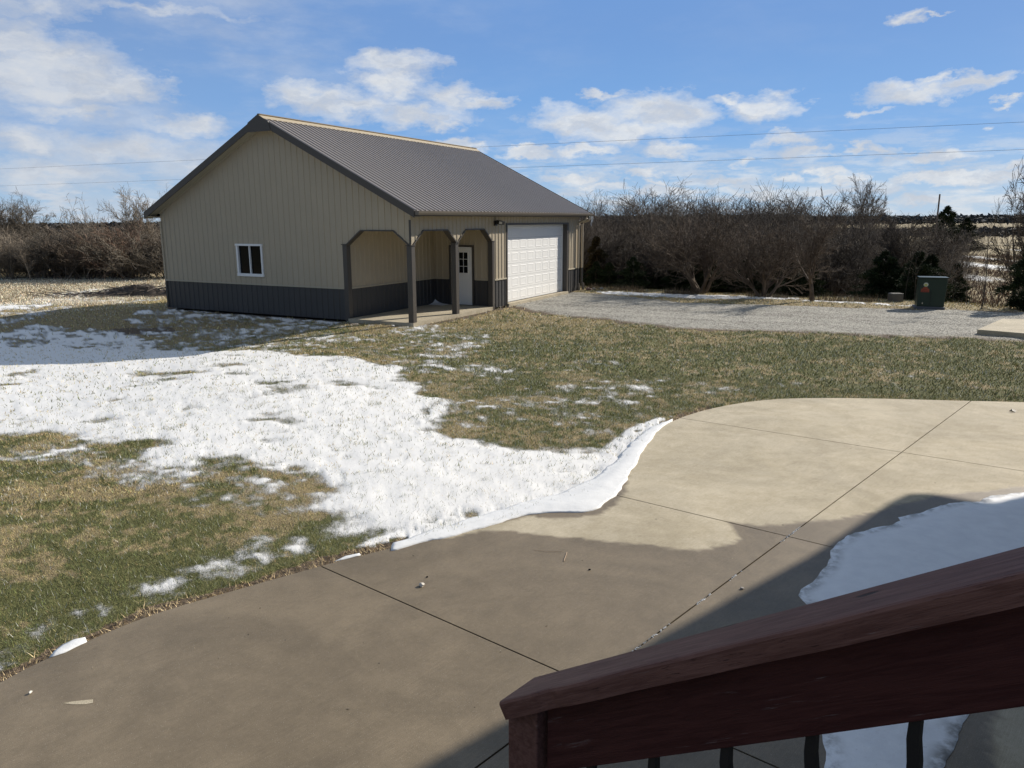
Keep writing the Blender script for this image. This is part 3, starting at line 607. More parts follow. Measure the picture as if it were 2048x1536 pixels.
mb.build('header_lining',M_SOF,SHED)
# posts
def post(x0,x1,y0,y1,z1): return MB().box(x0,x1,y0,y1,-.12,z1).build('porch_post',M_TRIM,SHED,bevel=.006)
post(-.165,.012,-.012,.165,AS+.01); post(-.165,.012,MP-.09,MP+.09,AS+.01)
post(-PA-.10,-PA+.06,-.03,.15,AS+.01); post(-.15,.03,PB-.07,PB+.09,AS+.01)
def each(name,m,*bs):
    for b_ in bs: MB().box(*b_).build(name,m,SHED)
each('post_cap',M_TRIM,(-.19,.035,-.035,.19,AS+.01,AS+.035),(-.19,.035,MP-.11,MP+.11,AS+.01,AS+.035),(-PA-.13,-PA+.08,-.05,.17,AS+.01,AS+.035),(-.17,.05,PB-.09,PB+.11,AS+.01,AS+.035))
# drip trim between tan sheets and wainscot
each('drip_trim',M_SOF,(-BW,-PA-.10,-.034,.0,WA-.028,WA+.02),(-PA+.0,-PA+.034,.16,PB,WA-.028,WA+.02),(-PA+.034,D0-.05,PB-.034,PB,WA-.028,WA+.02),(D1+.05,-.15,PB-.034,PB,WA-.028,WA+.02),(0,.036,PB+.11,G0-.1,WA-.028,WA+.02),(0,.036,G1+.14,BL-.06,WA-.028,WA+.02))
# corner trims
each('corner_trim',M_TRIM,(-.05,.026,-.026,-.0225,AS+.05,HW-.16))
each('corner_trim',M_TAN,(.0225,.028,BL-.12,BL+.028,WA,HW),(-BW-.03,-BW+.05,-.03,-.0225,WA,HW-.18))
each('corner_trim',M_DRK,(-BW-.03,-BW+.05,-.03,-.0225,-.05,WA),(.0225,.028,BL-.12,BL+.028,-.05,WA))
# slab
each('porch_slab',MC3,(-PA+.02,.03,-.05,PB,-.13,.0)); each('door_apron',MC3,(-.12,.10,G0-.05,G1+.02,-.12,.012))
# window
w=MB(); a,b_,c,d=WIN; fr=.065
w.box(a-.02,b_+.02,-.055,.06,c-.045,c+fr-.02); w.box(a-.03,b_+.03,-.06,.06,d-.02,d+.045)
w.box(a-.01,a+fr,-.045,.06,c+fr-.02,d-.02); w.box(b_-fr+.01,b_+.01,-.045,.06,c+fr-.02,d-.02); w.box((a+b_)/2-.02,(a+b_)/2+.02,-.03,.06,c+fr-.02,d-.02)
WF=w.build('window',M_WHT,SHED,bevel=.004)
MB().box(a+.02,b_-.02,.028,.04,c+.02,d-.02).build('pane',M_GLS,WF)
# man door
dr=MB(); dr.box(D0+.05,D1-.05,PB-.03,PB+.02,.02,2.03); DO=dr.build('door',M_WHT,SHED,bevel=.003)
wx0,wx1,wz0,wz1=D0+.20,D1-.20,1.12,1.86
g_=MB(); 
g_.box(wx0,wx1,PB-.036,PB-.0305,wz0,wz1); g_.build('pane',M_GLS,DO)
f_=MB()
for i in range(4):
    xx=wx0+(wx1-wx0)*i/3; tt=.016 if i in(0,3) else .008; f_.box(xx-tt,xx+tt,PB-.05,PB-.0365,wz0-.016,wz1+.016)
for i in range(4):
    zz=wz0+(wz1-wz0)*i/3; tt=.016 if i in(0,3) else .008
    for j in range(3):
        xa=wx0+(wx1-wx0)*j/3+.009; xb=wx0+(wx1-wx0)*(j+1)/3-.009; f_.box(xa,xb,PB-.048,PB-.0365,zz-tt,zz+tt)
f_.build('glazing_bars',M_WHT,DO)
MB().tube([(D0+.12,PB-.03,.98),(D0+.12,PB-.09,.98)],.022,10).build('knob',mat('brass',(.35,.28,.15),.3,1.0),DO)
df=MB(); df.box(D0-.02,D0+.045,PB-.05,PB+.02,0,2.09); df.box(D1-.045,D1+.02,PB-.05,PB+.02,0,2.09); df.box(D0+.045,D1-.045,PB-.05,PB+.02,2.035,2.09); df.build('door_frame',M_TRIM,SHED)
MB().box(D0+.045,D1-.045,PB-.055,PB-.0,.001,.018).build('door_sill',M_DRK,SHED)
# overhead garage door: six sections of raised panels, recessed in a dark frame
REC=.20
gd=MB(); gd.box(-REC-.04,-REC,G0,G1,.015,GH); GD=gd.build('garage_door',M_WHT,SHED)
pn=MB(); nr_,nc_=6,8; sh=(GH-.015)/nr_; sw=(G1-G0)/nc_
for r_ in range(nr_):
    z0=.015+r_*sh
    for c_ in range(nc_):
        y0=G0+c_*sw+.085; y1=G0+(c_+1)*sw-.085; za=z0+.075; zb=z0+sh-.075
        # recessed moulding ring with raised field
        pts=[(y0,za,0.0),(y1,za,0.0),(y1,zb,0.0),(y0,zb,0.0)]
        def ringp(o,dx): return [(-REC+dx,y0+o,za+o),(-REC+dx,y1-o,za+o),(-REC+dx,y1-o,zb-o),(-REC+dx,y0+o,zb-o)]
        R=[ringp(0,.0005),ringp(.02,.006),ringp(.035,.006),ringp(.06,.002)]
        V=[p for rg in R for p in rg]; Fq=[]
        for k_ in range(3):
            for j in range(4): Fq.append((k_*4+j,k_*4+(j+1)%4,(k_+1)*4+(j+1)%4,(k_+1)*4+j))
        Fq.append((12,13,14,15)); pn.add(V,Fq)
pn.build('raised_panels',M_WHT,GD)
sm=MB()
for r_ in range(1,nr_): sm.box(-REC,-REC+.002,G0,G1,.015+r_*sh-.004,.015+r_*sh+.004)
sm.build('section_seams',mat('seam_grey',(.35,.36,.37),.6),GD)
fr_=MB(); fr_.box(-REC-.04,.03,G0-.09,G0-.0,-.03,GH+.07); fr_.box(-REC-.04,.03,G1+.0,G1+.14,-.03,GH+.07); fr_.box(-REC-.04,.03,G0-.001,G1+.001,GH,GH+.0685); fr_.build('garage_door_frame',M_TRIM,SHED)
st=MB(); st.box(-REC,-REC+.03,G0+.0,G0+.05,.012,GH); st.box(-REC,-REC+.03,G1-.06,G1-.0,.012,GH); st.box(-REC,-REC+.03,G0+.05,G1-.06,GH-.07,GH); st.build('door_stop',M_WHT,SHED)
# roof: two ribbed slopes
th=math.atan(SL); x_r=-BW/2
def slope(sgn):
    xe=0+OE if sgn>0 else -BW-OE
    ze=HR-SL*abs(xe-x_r)
    V=[];F=[]
    ys=[-OG]; hs=[0]; k=math.ceil((-OG+.05)/.229)
    while k*.229<BL+OG-.05:
        c=k*.229
        for dx,hh in((-.030,0),(-.020,.034),(.020,.034),(.030,0)): ys.append(c+dx);hs.append(hh)
        k+=1
    ys.append(BL+OG);hs.append(0)
    for y,h in zip(ys,hs): V+=[(x_r,y,HR+h),(xe,y,ze+h)]
    for i in range(len(ys)-1): F.append((2*i,2*i+1,2*i+3,2*i+2))
    mb=MB(); mb.add(V,F); return mb
RF=slope(1).build('roof',M_ROOF,SHED); slope(-1).build('roof',M_ROOF,SHED)
# soffit under each overhang, rake boards, fascia
def rake(y0,y1,name,m,zo0,zo1,xl=-BW-OE,xr=OE,parent=SHED):
    mb=MB(); z=lambda x:HR-SL*abs(x-x_r)
    for a,b_ in ((xl,x_r),(x_r,xr)):
        mb.add([(a,y0,z(a)+zo0),(b_,y0,z(b_)+zo0),(b_,y0,z(b_)+zo1),(a,y0,z(a)+zo1),(a,y1,z(a)+zo0),(b_,y1,z(b_)+zo0),(b_,y1,z(b_)+zo1),(a,y1,z(a)+zo1)],[(0,1,2,3),(7,6,5,4),(0,4,5,1),(2,6,7,3),(0,3,7,4),(1,5,6,2)])
    return mb.build(name,m,parent)
rake(-OG-.03,-OG+.002,'rake_trim',M_TRIM,-.19,.03); rake(BL+OG-.002,BL+OG+.03,'rake_trim',M_TRIM,-.19,.03)
rake(-OG+.004,-.0235,'soffit',M_SOF,-.178,-.165); rake(BL+.01,BL+OG-.004,'soffit',M_SOF,-.178,-.165)
rake(-.05,-.0235,'soffit_trim',M_SOF,-.215,-.18,-BW,0)
# triangular end plate at the peak
zz=HR
MB().prism([(x_r-.50,zz-.50*SL-.19),(x_r+.50,zz-.50*SL-.19),(x_r+.42,zz-.42*SL+.05),(x_r,zz+.055),(x_r-.42,zz-.42*SL+.05)],-OG-.045,-OG-.031,'y').build('peak_plate',M_TRIM,SHED)
rc=MB(); 
for s_ in (1,-1):
    xe=x_r+.19*s_; ze=HR-.19*SL
    rc.add([(x_r,-OG-.02,HR+.062),(x_r,BL+OG+.02,HR+.062),(xe,BL+OG+.02,ze+.05),(xe,-OG-.02,ze+.05),(xe,-OG-.02,ze+.027),(xe,BL+OG+.02,ze+.027)],[(0,1,2,3),(3,2,5,4)])
M_RC=mat('tan_ridge_steel',(.52,.44,.31),build=m_metal((.52,.44,.31),.42)); rc.build('ridge_cap',M_RC,RF)
rv=MB(); rv.box(x_r-.05,x_r+.05,-OG,BL+OG,HR+.058,HR+.085); rv.build('ridge_vent',mat('vent_mesh',(.26,.21,.15),.8),RF)
for x0,x1,xs_ in ((-.0,OE,1),(-BW-OE,-BW,-1)):
    ze=HR-SL*(BW/2+OE)
    MB().box(x0+(.026 if xs_>0 else 0),x1-(.0 if xs_>0 else .0),-OG,BL+OG,ze-.115,ze-.10).build('soffit',M_SOF,SHED)
    xf=OE if xs_>0 else -BW-OE-.025
    MB().box(xf,xf+.025,-OG,BL+OG,ze-.15,ze-.004).build('fascia',M_TRIM,SHED)
# gutter
ze=HR-SL*(BW/2+OE); gx=OE+.027
gu=MB(); gp=[(gx,ze-.004),(gx+.012,ze-.004),(gx+.012,ze-.105),(gx+.075,ze-.105),(gx+.105,ze-.06),(gx+.118,ze-.012),(gx+.130,ze-.012),(gx+.118,ze-.066),(gx+.082,ze-.12),(gx,ze-.12)]
gu.prism([(p[0],p[1]) for p in gp][::-1],-OG,BL+OG,'y'); 
gu.box(gx,gx+.12,-OG-.004,-OG,ze-.118,ze-.012); gu.box(gx,gx+.12,BL+OG,BL+OG+.004,ze-.118,ze-.012)
M_GUT=mat('gutter_brown',(.16,.14,.115),build=m_metal((.16,.14,.115),.4)); gu.build('gutter',M_GUT,SHED)
# two downspouts at the far corner: tan above, charcoal at the wainscot
for i,yy in enumerate((BL-.30,BL+.16)):
    xx=.085; x2=gx+.06
    mb=MB(); mb.tube([(x2,yy,ze-.12),(x2,yy,ze-.20),(x2-.10,yy,ze-.30),(xx+.06,yy,ze-.36),(xx,yy,ze-.46),(xx,yy,WA)],.045,10)
    D=mb.build('downspout',M_TAN,SHED); mb=MB(); mb.tube([(xx,yy,WA-.001),(xx,yy,.26),(xx+.07,yy,.20)],.042,10,True); mb.build('lower_pipe',M_DRK,D)
    mb=MB(); mb.tube([(xx+.05,yy,.27),(xx+.07,yy,-.03)],.055,10); mb.build('drain_boot',M_GUT,D)
# flood light under the eave
fy=5.0
fl=MB(); fl.box(.02,.06,fy-.09,fy+.09,HW-.36,HW-.19); FLT=fl.build('flood_light',mat('black_plastic',(.012,.012,.013),.45),SHED,bevel=.01)
hd=MB(); hd.prism([(.06,HW-.30),(.30,HW-.34),(.34,HW-.22),(.10,HW-.17)],fy-.07,fy+.13,'y'); hd.build('lamp_head',bpy.data.materials['black_plastic'],FLT,bevel=.008)
MB().add([(.20,fy-.075,HW-.30),(.31,fy-.075,HW-.315),(.33,fy-.075,HW-.235),(.22,fy-.075,HW-.215),(.20,fy-.071,HW-.30),(.31,fy-.071,HW-.315),(.33,fy-.071,HW-.235),(.22,fy-.071,HW-.215)],[(0,1,2,3),(7,6,5,4),(0,4,5,1),(1,5,6,2),(2,6,7,3),(3,7,4,0)]).build('lens',mat('lens_white',(.75,.75,.72),.3),FLT)
SM=Matrix.Translation(SHED.location)@Matrix.Rotation(rad(-27.524),4,'Z')
def loc(x,y,z=0): return SM@Vector((x,y,z))
def m_icicle(t,b,co):
    b.inputs['Base Color'].default_value=(.85,.9,.95,1); b.inputs['Roughness'].default_value=.12; b.inputs['Transmission Weight'].default_value=.5; b.inputs['IOR'].default_value=1.31
MIC=mat('clear_ice',build=m_icicle)
for i,(yy,L,lb) in enumerate(((BL+.12,.42,'longest clear icicle hanging from the far gutter end'),(BL+.28,.30,'shorter icicle at the very corner of the gutter'),(BL-.06,.16,'stubby icicle beside the downspout outlet'))):
    p=loc(gx+.10,yy,ze-.115); o=MB().tube([(0,0,0),(.003,0,-L*.35),(-.002,.002,-L*.7),(0,0,-L)],[.022,.016,.009,.002],7).build('icicle',MIC,smooth=True); o.location=p; tag(o,lb,'icicle','icicles on the gutter end')
# snow blown into the porch corner
x,y=np.meshgrid(np.linspace(0,.6,14),np.linspace(-.45,0,12)); hgt=.17*np.exp(-((x)/.16+(-y)/.14))
V=np.stack([x.ravel(),y.ravel(),hgt.ravel()*1.0+.001],1); F=[(r*14+c,r*14+c+1,(r+1)*14+c+1,(r+1)*14+c) for r in range(11) for c in range(13)]
o=raw_mesh('snow_drift',V,F,MBK,smooth=True); o.matrix_world=SM@Matrix.Translation((-PA+.022,PB-.024,0)); tag(o,'small white drift in the inner corner of the porch floor','snow',kind='stuff')
# rocks at the downspouts
def rock(name,r,seed,m,sz=(1,1,.6)):
    bm=bmesh.new(); bmesh.ops.create_icosphere(bm,subdivisions=2,radius=r); rr=random.Random(seed)
    ph=[rr.uniform(0,6) for _ in range(6)]
    for v in bm.verts:
        c=v.co/r; k_=1+.22*sin(3*c.x+ph[0])*sin(4*c.y+ph[1])+.18*sin(5*c.z+ph[2]+2*c.x)+rr.uniform(-.08,.08); v.co=Vector((v.co.x*sz[0],v.co.y*sz[1],v.co.z*sz[2]))*k_
    me=bpy.data.meshes.new(name); bm.to_mesh(me); bm.free(); me.materials.append(m); o=bpy.data.objects.new(name,me); COL.objects.link(o); return o
M_RK=mat('red_rock',(.22,.12,.09),build=lambda t,b,co:soft(t,b,co,(.22,.13,.10),.3,20,.4,60)); M_RG=mat('grey_rock',(.3,.29,.27),build=lambda t,b,co:soft(t,b,co,(.28,.27,.25),.3,20,.4,60))
for i,(u,v,r,m,lb) in enumerate(((.30,BL+.35,.11,M_RK,'reddish rock nearest the downspouts'),(.50,BL+.55,.09,M_RG,'pale grey rock just right of the reddish ones'),(.45,BL+.30,.07,M_RK,'small reddish rock in front of the others'),(.75,BL+.80,.10,M_RG,'dark grey rock farthest from the downspouts'))):
    o=rock('rock',r,i,m); p=loc(u,v,0); o.location=(p.x,p.y,-.02); tag(o,lb,'rock','rocks at the foot of the downspouts')

# ------------------------------------------------------------------ handrail (dark red stained timber, iron balusters)
def m_stain(t,b,co,c0=(.115,.050,.040),c1=(.20,.098,.078)):
    st=t.n('ShaderNodeVectorMath',{'operation':'MULTIPLY'},_0=co,_1=(1.2,16,16)).outputs[0]
    g=t.noise(st,5,8,.65,dist=.7); g2=t.noise(st,22,5,.6); kn=t.n('ShaderNodeTexVoronoi',None,Vector=t.n('ShaderNodeVectorMath',{'operation':'MULTIPLY'},_0=co,_1=(1,2.6,2.6)).outputs[0],Scale=3.2)
    c=t.mix(t.ramp(g,.3,.7),c0,c1); c=t.mix(t.ramp(g2,.60,.72),c,(.04,.018,.016))
    ng=t.math('ADD',kn.outputs['Distance'],t.math('MULTIPLY',t.math('SUBTRACT',g,.5),.12)); c=t.mix(t.ramp(ng,.085,.05),c,(.02,.009,.008))
    wear=t.math('MULTIPLY',t.ramp(t.noise(st,3,6,.7),.60,.72),t.ramp(g2,.4,.6)); c=t.mix(t.math('MULTIPLY',wear,.55),c,(.27,.225,.215))
    t.put(b.inputs['Base Color'],c); b.inputs['Roughness'].default_value=.6; b.inputs['Specular IOR Level'].default_value=.2
    bp=t.n('ShaderNodeBump',None,Strength=.6,Distance=.003,Height=t.math('ADD',g,t.math('ADD',t.math('MULTIPLY',g2,.6),t.math('MULTIPLY',t.ramp(ng,.05,.12),.8)))); t.put(b.inputs['Normal'],bp.outputs[0])
M_ST=mat('red_stained_timber',build=m_stain)
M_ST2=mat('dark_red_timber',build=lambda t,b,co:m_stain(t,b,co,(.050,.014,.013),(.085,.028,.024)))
M_IR=mat('black_iron',(.012,.012,.013),build=lambda t,b,co:(soft(t,b,co,(.014,.014,.015),.1),b.inputs['Roughness'].__setattr__('default_value',.4)))
HS,SLP=-.7225,.5825
RA=Vector((-.034,1.609,1.835))
d3=Vector((cos(HS)*cos(SLP),sin(HS)*cos(SLP),sin(SLP))); w3=Vector((-sin(HS),cos(HS),0)); n3=d3.cross(w3)
RM=Matrix((( d3.x,w3.x,n3.x,RA.x),(d3.y,w3.y,n3.y,RA.y),(d3.z,w3.z,n3.z,RA.z),(0,0,0,1)))
RAIL=empty('stair_handrail',RA,label='dark red stained timber handrail sloping down to a post',cat='handrail')
IM=Matrix.Translation(-RA)@RM      # rail frame relative to the empty: x along, y across (away from camera), z up from the cap top
def in_rail(mb,name,m,bevel=0):
    o=mb.build(name,m,RAIL,bevel=bevel); o.matrix_local=IM; return o
CW,CT,LEN=.14,.043,3.0
# cap with slightly worn, wavy edges
V=[];F=[]; K=120
for i in range(K+1):
    x=LEN*i/K
    wv_=.0022*sin(x*9)+.0016*sin(x*23+1)-(.006*math.exp(-((x-.17)/.035)**2)); wb=.0015*sin(x*13+2)
    x0=x if i else 0.0
    for (y,z) in ((0.0+wv_*-1,-CT),(-wv_,-.007),(-wv_+.0035,-.0015),(-wv_+.009,0.0),(.045,.0008*sin(x*17)),(.095,.0006*sin(x*11)),(CW-.008,0.0),(CW-.002,-.002),(CW+wb,-.008),(CW+wb,-CT)):
        # plumb-cut end: shear the start so the end face is vertical
        V.append((x+(-z*math.tan(SLP) if i==0 else 0)*-1.0*0 + (z*math.tan(SLP))*(0 if i else -0.0),y,z))
m_=10
for i in range(K):
    for j in range(m_-1): F.append((i*m_+j,i*m_+j+1,(i+1)*m_+j+1,(i+1)*m_+j))
    F.append((i*m_+m_-1,i*m_,(i+1)*m_,(i+1)*m_+m_-1))
F.append(tuple(range(m_))[::-1]); F.append(tuple(range(K*m_,K*m_+m_)))
mb=MB(); mb.add(V,F); in_rail(mb,'cap',M_ST)
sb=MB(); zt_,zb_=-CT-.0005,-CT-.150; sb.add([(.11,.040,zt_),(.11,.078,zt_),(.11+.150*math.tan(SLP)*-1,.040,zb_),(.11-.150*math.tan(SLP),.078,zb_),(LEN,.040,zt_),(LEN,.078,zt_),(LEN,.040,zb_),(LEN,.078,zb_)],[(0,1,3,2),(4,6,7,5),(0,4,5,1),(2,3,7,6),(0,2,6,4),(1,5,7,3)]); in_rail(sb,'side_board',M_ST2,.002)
pm=MB()
c0=RA+d3*.065+w3*.068
P0=[]; hd_=Vector((cos(HS),sin(HS),0))
for (a,b_) in ((-.045,-.045),(.045,-.045),(.045,.045),(-.045,.045)):
    p=c0+hd_*a+w3*b_; ztop=RA.z-CT/cos(SLP)+((p-RA).dot(hd_))*math.tan(SLP)-.001; P0.append((p,ztop))
V=[(p.x-RA.x,p.y-RA.y,-RA.z-.02) for p,z in P0]+[(p.x-RA.x,p.y-RA.y,z-RA.z) for p,z in P0]
pm.add(V,[(3,2,1,0),(4,5,6,7),(0,1,5,4),(1,2,6,5),(2,3,7,6),(3,0,4,7)]); pm.build('post',M_ST,RAIL,bevel=.003)
bl=[]
for t_ in [0.274, 0.462, 0.65, 0.837, 1.026, 1.212, 1.398, 1.584, 1.77, 1.956, 2.142]:
    c=RA+d3*t_+w3*.060; zt=RA.z+ (c-RA).dot(hd_)*math.tan(SLP)-(CT+.10)/cos(SLP); L=.78
    mb=MB(); pts=[];k=0
    prof=[(0,.0095),(.035,.0095),(.06,.0095),(.075,.0100),(.10,.0105),(.14,.0110),(.30,.0110),(.34,.0095),(L,.0095)]
    # square bar with a gentle forged belly offset
    for (zz_,r_) in prof:
        off=.0 if zz_<.11 else .010*S(np.array((zz_-.11)/.06))*(1 if zz_<.45 else 1-float(S(np.array((zz_-.45)/.2))))
        pts.append((c.x-RA.x+hd_.x*float(off),c.y-RA.y+hd_.y*float(off),zt-RA.z-zz_))
    mb.tube(pts,[p[1]*1.25 for p in prof],4); mb.build('baluster',M_IR,RAIL)
# treads under the camera (out of frame)
DECK=empty('deck',(0,0,0),label='dark red timber deck and steps below the camera',cat='deck')
mb=MB()
def obox(mb,o,u,v,a0,a1,b0,b1,z0,z1):
    P=lambda a,b_,z:(o.x+u.x*a+v.x*b_,o.y+u.y*a+v.y*b_,z)
    mb.add([P(a0,b0,z0),P(a1,b0,z0),P(a1,b1,z0),P(a0,b1,z0),P(a0,b0,z1),P(a1,b0,z1),P(a1,b1,z1),P(a0,b1,z1)],[(0,3,2,1),(4,5,6,7),(0,1,5,4),(1,2,6,5),(2,3,7,6),(3,0,4,7)])
for i in range(7): obox(mb,RA,hd_,w3,-.62+i*.28,-.36+i*.28,-1.25,.12,.16+i*.18,.20+i*.18)
mb.build('treads',M_ST,DECK)
mb=MB()
for i in range(16): obox(mb,RA,hd_,w3,1.30+i*.145,1.44+i*.145,-3.2,.12,1.38,1.42)
mb.build('deck_boards',M_ST,DECK)
mb=MB(); obox(mb,RA,hd_,w3,1.32,1.36,-3.2,.12,0,1.38); obox(mb,RA,hd_,w3,3.5,3.54,-3.2,.12,0,1.38); obox(mb,RA,hd_,w3,1.36,3.5,.08,.12,1.15,1.38); mb.build('deck_frame',M_ST,DECK)

# ------------------------------------------------------------------ the house whose roof shades the patio (to the right, out of frame)
HZ=5.6; off=Vector((sin(rad(SUN_AZ)),cos(rad(SUN_AZ)),0))/math.tan(rad(SUN_EL))*HZ
SHP=[(-9,-4.2),(-.51,3.67),(.97,4.93),(2.85,6.52),(4.18,7.82),(4.42,7.82),(4.92,7.48),(5.5,7.76),(7.6,9.0),(13,13.2),(18,8),(4,-10)]
HOUSE=empty('house',(0,0,0),label='house whose roof shades the patio from the right',cat='house')
rp=[(x+off.x,y+off.y) for x,y in SHP]
MB().prism(rp[::-1],HZ-.12,HZ+.10).build('roof',mat('asphalt_shingle',build=lambda t,b,co:soft(t,b,co,(.09,.085,.08),.2,30)),HOUSE)
a=math.radians(41.5); hu=Vector((sin(a),cos(a),0)); hv=Vector((cos(a),-sin(a),0))
mb=MB(); o_=Vector((9.6,10.6,0)); obox(mb,o_,hu,hv,-6.2,4.2,1.3,8,-.1,HZ-.12); mb.build('wall',mat('house_siding',build=lambda t,b,co:soft(t,b,co,(.30,.27,.22),.08,2)),HOUSE)
mb=MB(); obox(mb,o_,hu,hv,-6.2,-6.05,.3,.45,0,HZ-.12); mb.build('roof_post',M_ST,HOUSE)

# ------------------------------------------------------------------ driveway corner slab, utility cabinet, small things
def slab(name,poly,z0,z1,m):
    mb=MB(); mb.prism(poly,z0,z1); return mb.build(name,m,bevel=.01)
DR=[(12.231,19.939),(14.287,22.169),(14.864,22.047),(18.115,21.551),(15.473,18.315),(13.021,19.235)]; o=slab('driveway',DR,-.1,.10,MC2); tag(o,kind='structure')
CB=empty('utility_cabinet',(*(14.287,26.162),-.03),rad(-21),label='dark green utility cabinet with a yellow disc and orange label',cat='cabinet')
GRN=mat('dark_green_enamel',(.012,.034,.026),build=lambda t,b,co:(soft(t,b,co,(.015,.033,.021),.12,2),b.inputs['Roughness'].__setattr__('default_value',.38)))
cw,cdp,ch=.82,.62,1.02
mb=MB(); mb.add([(-cw/2,-cdp/2,.06),(cw/2,-cdp/2,.06),(cw/2,cdp/2,.06),(-cw/2,cdp/2,.06),(-cw/2+.02,-cdp/2+.05,ch),(cw/2+.04,-cdp/2+.05,ch),(cw/2+.04,cdp/2,ch),(-cw/2+.02,cdp/2,ch)],[(0,3,2,1),(4,5,6,7),(0,1,5,4),(1,2,6,5),(2,3,7,6),(3,0,4,7)])
mb.build('body',GRN,CB,bevel=.012)
MB().box(-cw/2-.005,cw/2+.065,-cdp/2+.02,cdp/2+.02,ch,ch+.028).build('lid',GRN,CB,bevel=.008)
MB().box(-cw/2+.02,cw/2-.0,-cdp/2-.004+.012,-cdp/2+.06,.10,.13).build('hinge_lip',GRN,CB)
mb=MB(); mb.box(-.022,-.014,-cdp/2-.0,-cdp/2+.04,.10,.60); mb.build('door_seam',M_IR,CB)
MB().box(-cw/2-.07,cw/2-.0+.03,-cdp/2-.06,cdp/2+.06,-.05,.06).build('base_pad',mat('grey_pad',(.11,.115,.13),build=lambda t,b,co:soft(t,b,co,(.11,.115,.13),.15,4)),CB,bevel=.01)
yf=lambda z:-cdp/2+.05*(z-.06)/(ch-.06)
lb=MB(); z0,z1=.545,.665; lb.add([(-.33,yf(z0)-.004,z0),(-.075,yf(z0)-.004,z0),(-.08,yf(z1)-.004,z1),(-.32,yf(z1)-.004,z1)],[(0,1,2,3)]); z2=.72; lb.add([(-.28,yf(z1)-.0041,z1),(-.13,yf(z1)-.0041,z1),(-.14,yf(z2)-.004,z2),(-.25,yf(z2)-.004,z2)],[(0,1,2,3)])
LBL=lb.build('warning_label',mat('orange_label',(.50,.10,.03),build=lambda t,b,co:soft(t,b,co,(.30,.058,.022),.15,8)),CB)
mk=MB(); 
for (xa,xb,za,zb) in ((-.30,-.25,.56,.585),(-.23,-.19,.56,.585),(-.17,-.10,.56,.575),(-.29,-.12,.605,.612),(-.27,-.14,.63,.65)): mk.add([(xa,yf(za)-.0055,za),(xb,yf(za)-.0055,za),(xb,yf(zb)-.0055,zb),(xa,yf(zb)-.0055,zb)],[(0,1,2,3)])
mk.build('label_print',mat('label_ink',(.16,.02,.012),.6),LBL)
ds=MB(); n_=24; zc=.80; 
ds.add([(-.19+.072*cos(2*pi*i/n_),yf(zc)-.004,zc+.068*sin(2*pi*i/n_)) for i in range(n_)],[tuple(range(n_))]); 
DSC=ds.build('disc',mat('disc_white',(.70,.72,.62),.4),CB)
ds=MB(); ds.add([(-.195+.055*cos(2*pi*i/n_),yf(zc)-.0055,zc-.012+.046*sin(2*pi*i/n_)) for i in range(n_)],[tuple(range(n_))]); ds.build('disc_print',mat('disc_yellow',(.50,.48,.16),.5),DSC)
lk=MB(); lk.box(-.26,-.235,yf(.2)-.03,yf(.2),.15,.19); lk.tube([(-.255,yf(.2)-.018,.19),(-.252,yf(.2)-.018,.215),(-.243,yf(.2)-.018,.215),(-.24,yf(.2)-.018,.19)],.004,6); lk.build('padlock',mat('padlock_steel',(.6,.58,.52),.3,.9),CB)
bk=MB().box(-.22,.22,-.18,.18,-.35,.33).build('concrete_block',mat('block_grey',build=lambda t,b,co:soft(t,b,co,(.10,.092,.08),.2,3)),bevel=.03)
x_,y_=(13.513,26.962); s_=(y_+1.6)/y_; bk.location=(x_*s_,y_*s_,float(zg(x_*s_,y_*s_))); tag(bk,'low grey block under the trees left of the utility cabinet','block')

rk=rock('stone',.026,5,mat('pale_stone',build=lambda t,b,co:soft(t,b,co,(.52,.48,.42),.25,60)),(1,.8,.62)); rk.location=(*(-0.747,5.815),.012); rk.rotation_euler=(.2,.1,.8); tag(rk,'pale chipped stone on the wet patio','stone')
pc=rock('pebble',.012,9,mat('white_chip',build=lambda t,b,co:soft(t,b,co,(.75,.73,.66),.2,60)),(.55,1.1,.8)); pc.location=(*(-3.082,4.363),.009); tag(pc,'white chip near the left edge of the patio','pebble')
pc=rock('pebble',.014,11,mat('grey_chip',build=lambda t,b,co:soft(t,b,co,(.34,.31,.28),.2,60)),(1.2,.8,.7)); pc.location=(*(1.871,5.746),.008); tag(pc,'small grey pebble at the shadow edge on the patio','pebble')
pc=rock('pebble',.008,12,bpy.data.materials['dark_glass'],(1.1,.8,.7)); pc.location=(*(-0.722,5.968),.006); tag(pc,'tiny black pebble just behind the pale stone','pebble')
pc=rock('pebble',.008,13,bpy.data.materials['dark_glass'],(1.3,.8,.7)); pc.location=(*(0.663,6.100),.006); tag(pc,'tiny black pebble right of the straw on the patio','pebble')
M_SW=mat('straw_stalk',build=lambda t,b,co:soft(t,b,co,(.50,.36,.24),.2,40))
def stalk(pts,r,lb):
    P=pts; c=P[0]; o=MB().tube([(p[0]-c[0],p[1]-c[1],.004+r) for p in P],r,5).build('straw',M_SW); o.location=(c[0],c[1],0); tag(o,lb,'straw','straws lying on the patio')
stalk([(0.196,6.501),(0.318,6.468),(0.450,6.467)],.0014,'long thin straw lying crosswise on the patio')
stalk([(0.493,6.445),(0.454,6.269)],.0030,'short thick pale straw on the patio')
# dark leaf far right on the patio
lf=MB(); lf.add([(-.07,0,.012),(0,.03,.045),(.06,.01,.02),(.02,-.03,.006),(-.03,-.02,.03)],[(0,1,4),(1,2,3),(1,3,4),(0,4,3)]); o=lf.build('leaf',mat('dead_leaf',build=lambda t,b,co:soft(t,b,co,(.045,.035,.025),.3,40))); o.location=(*(7.807,11.555),0); tag(o,'curled dark leaf on the dry patio at the right','leaf')

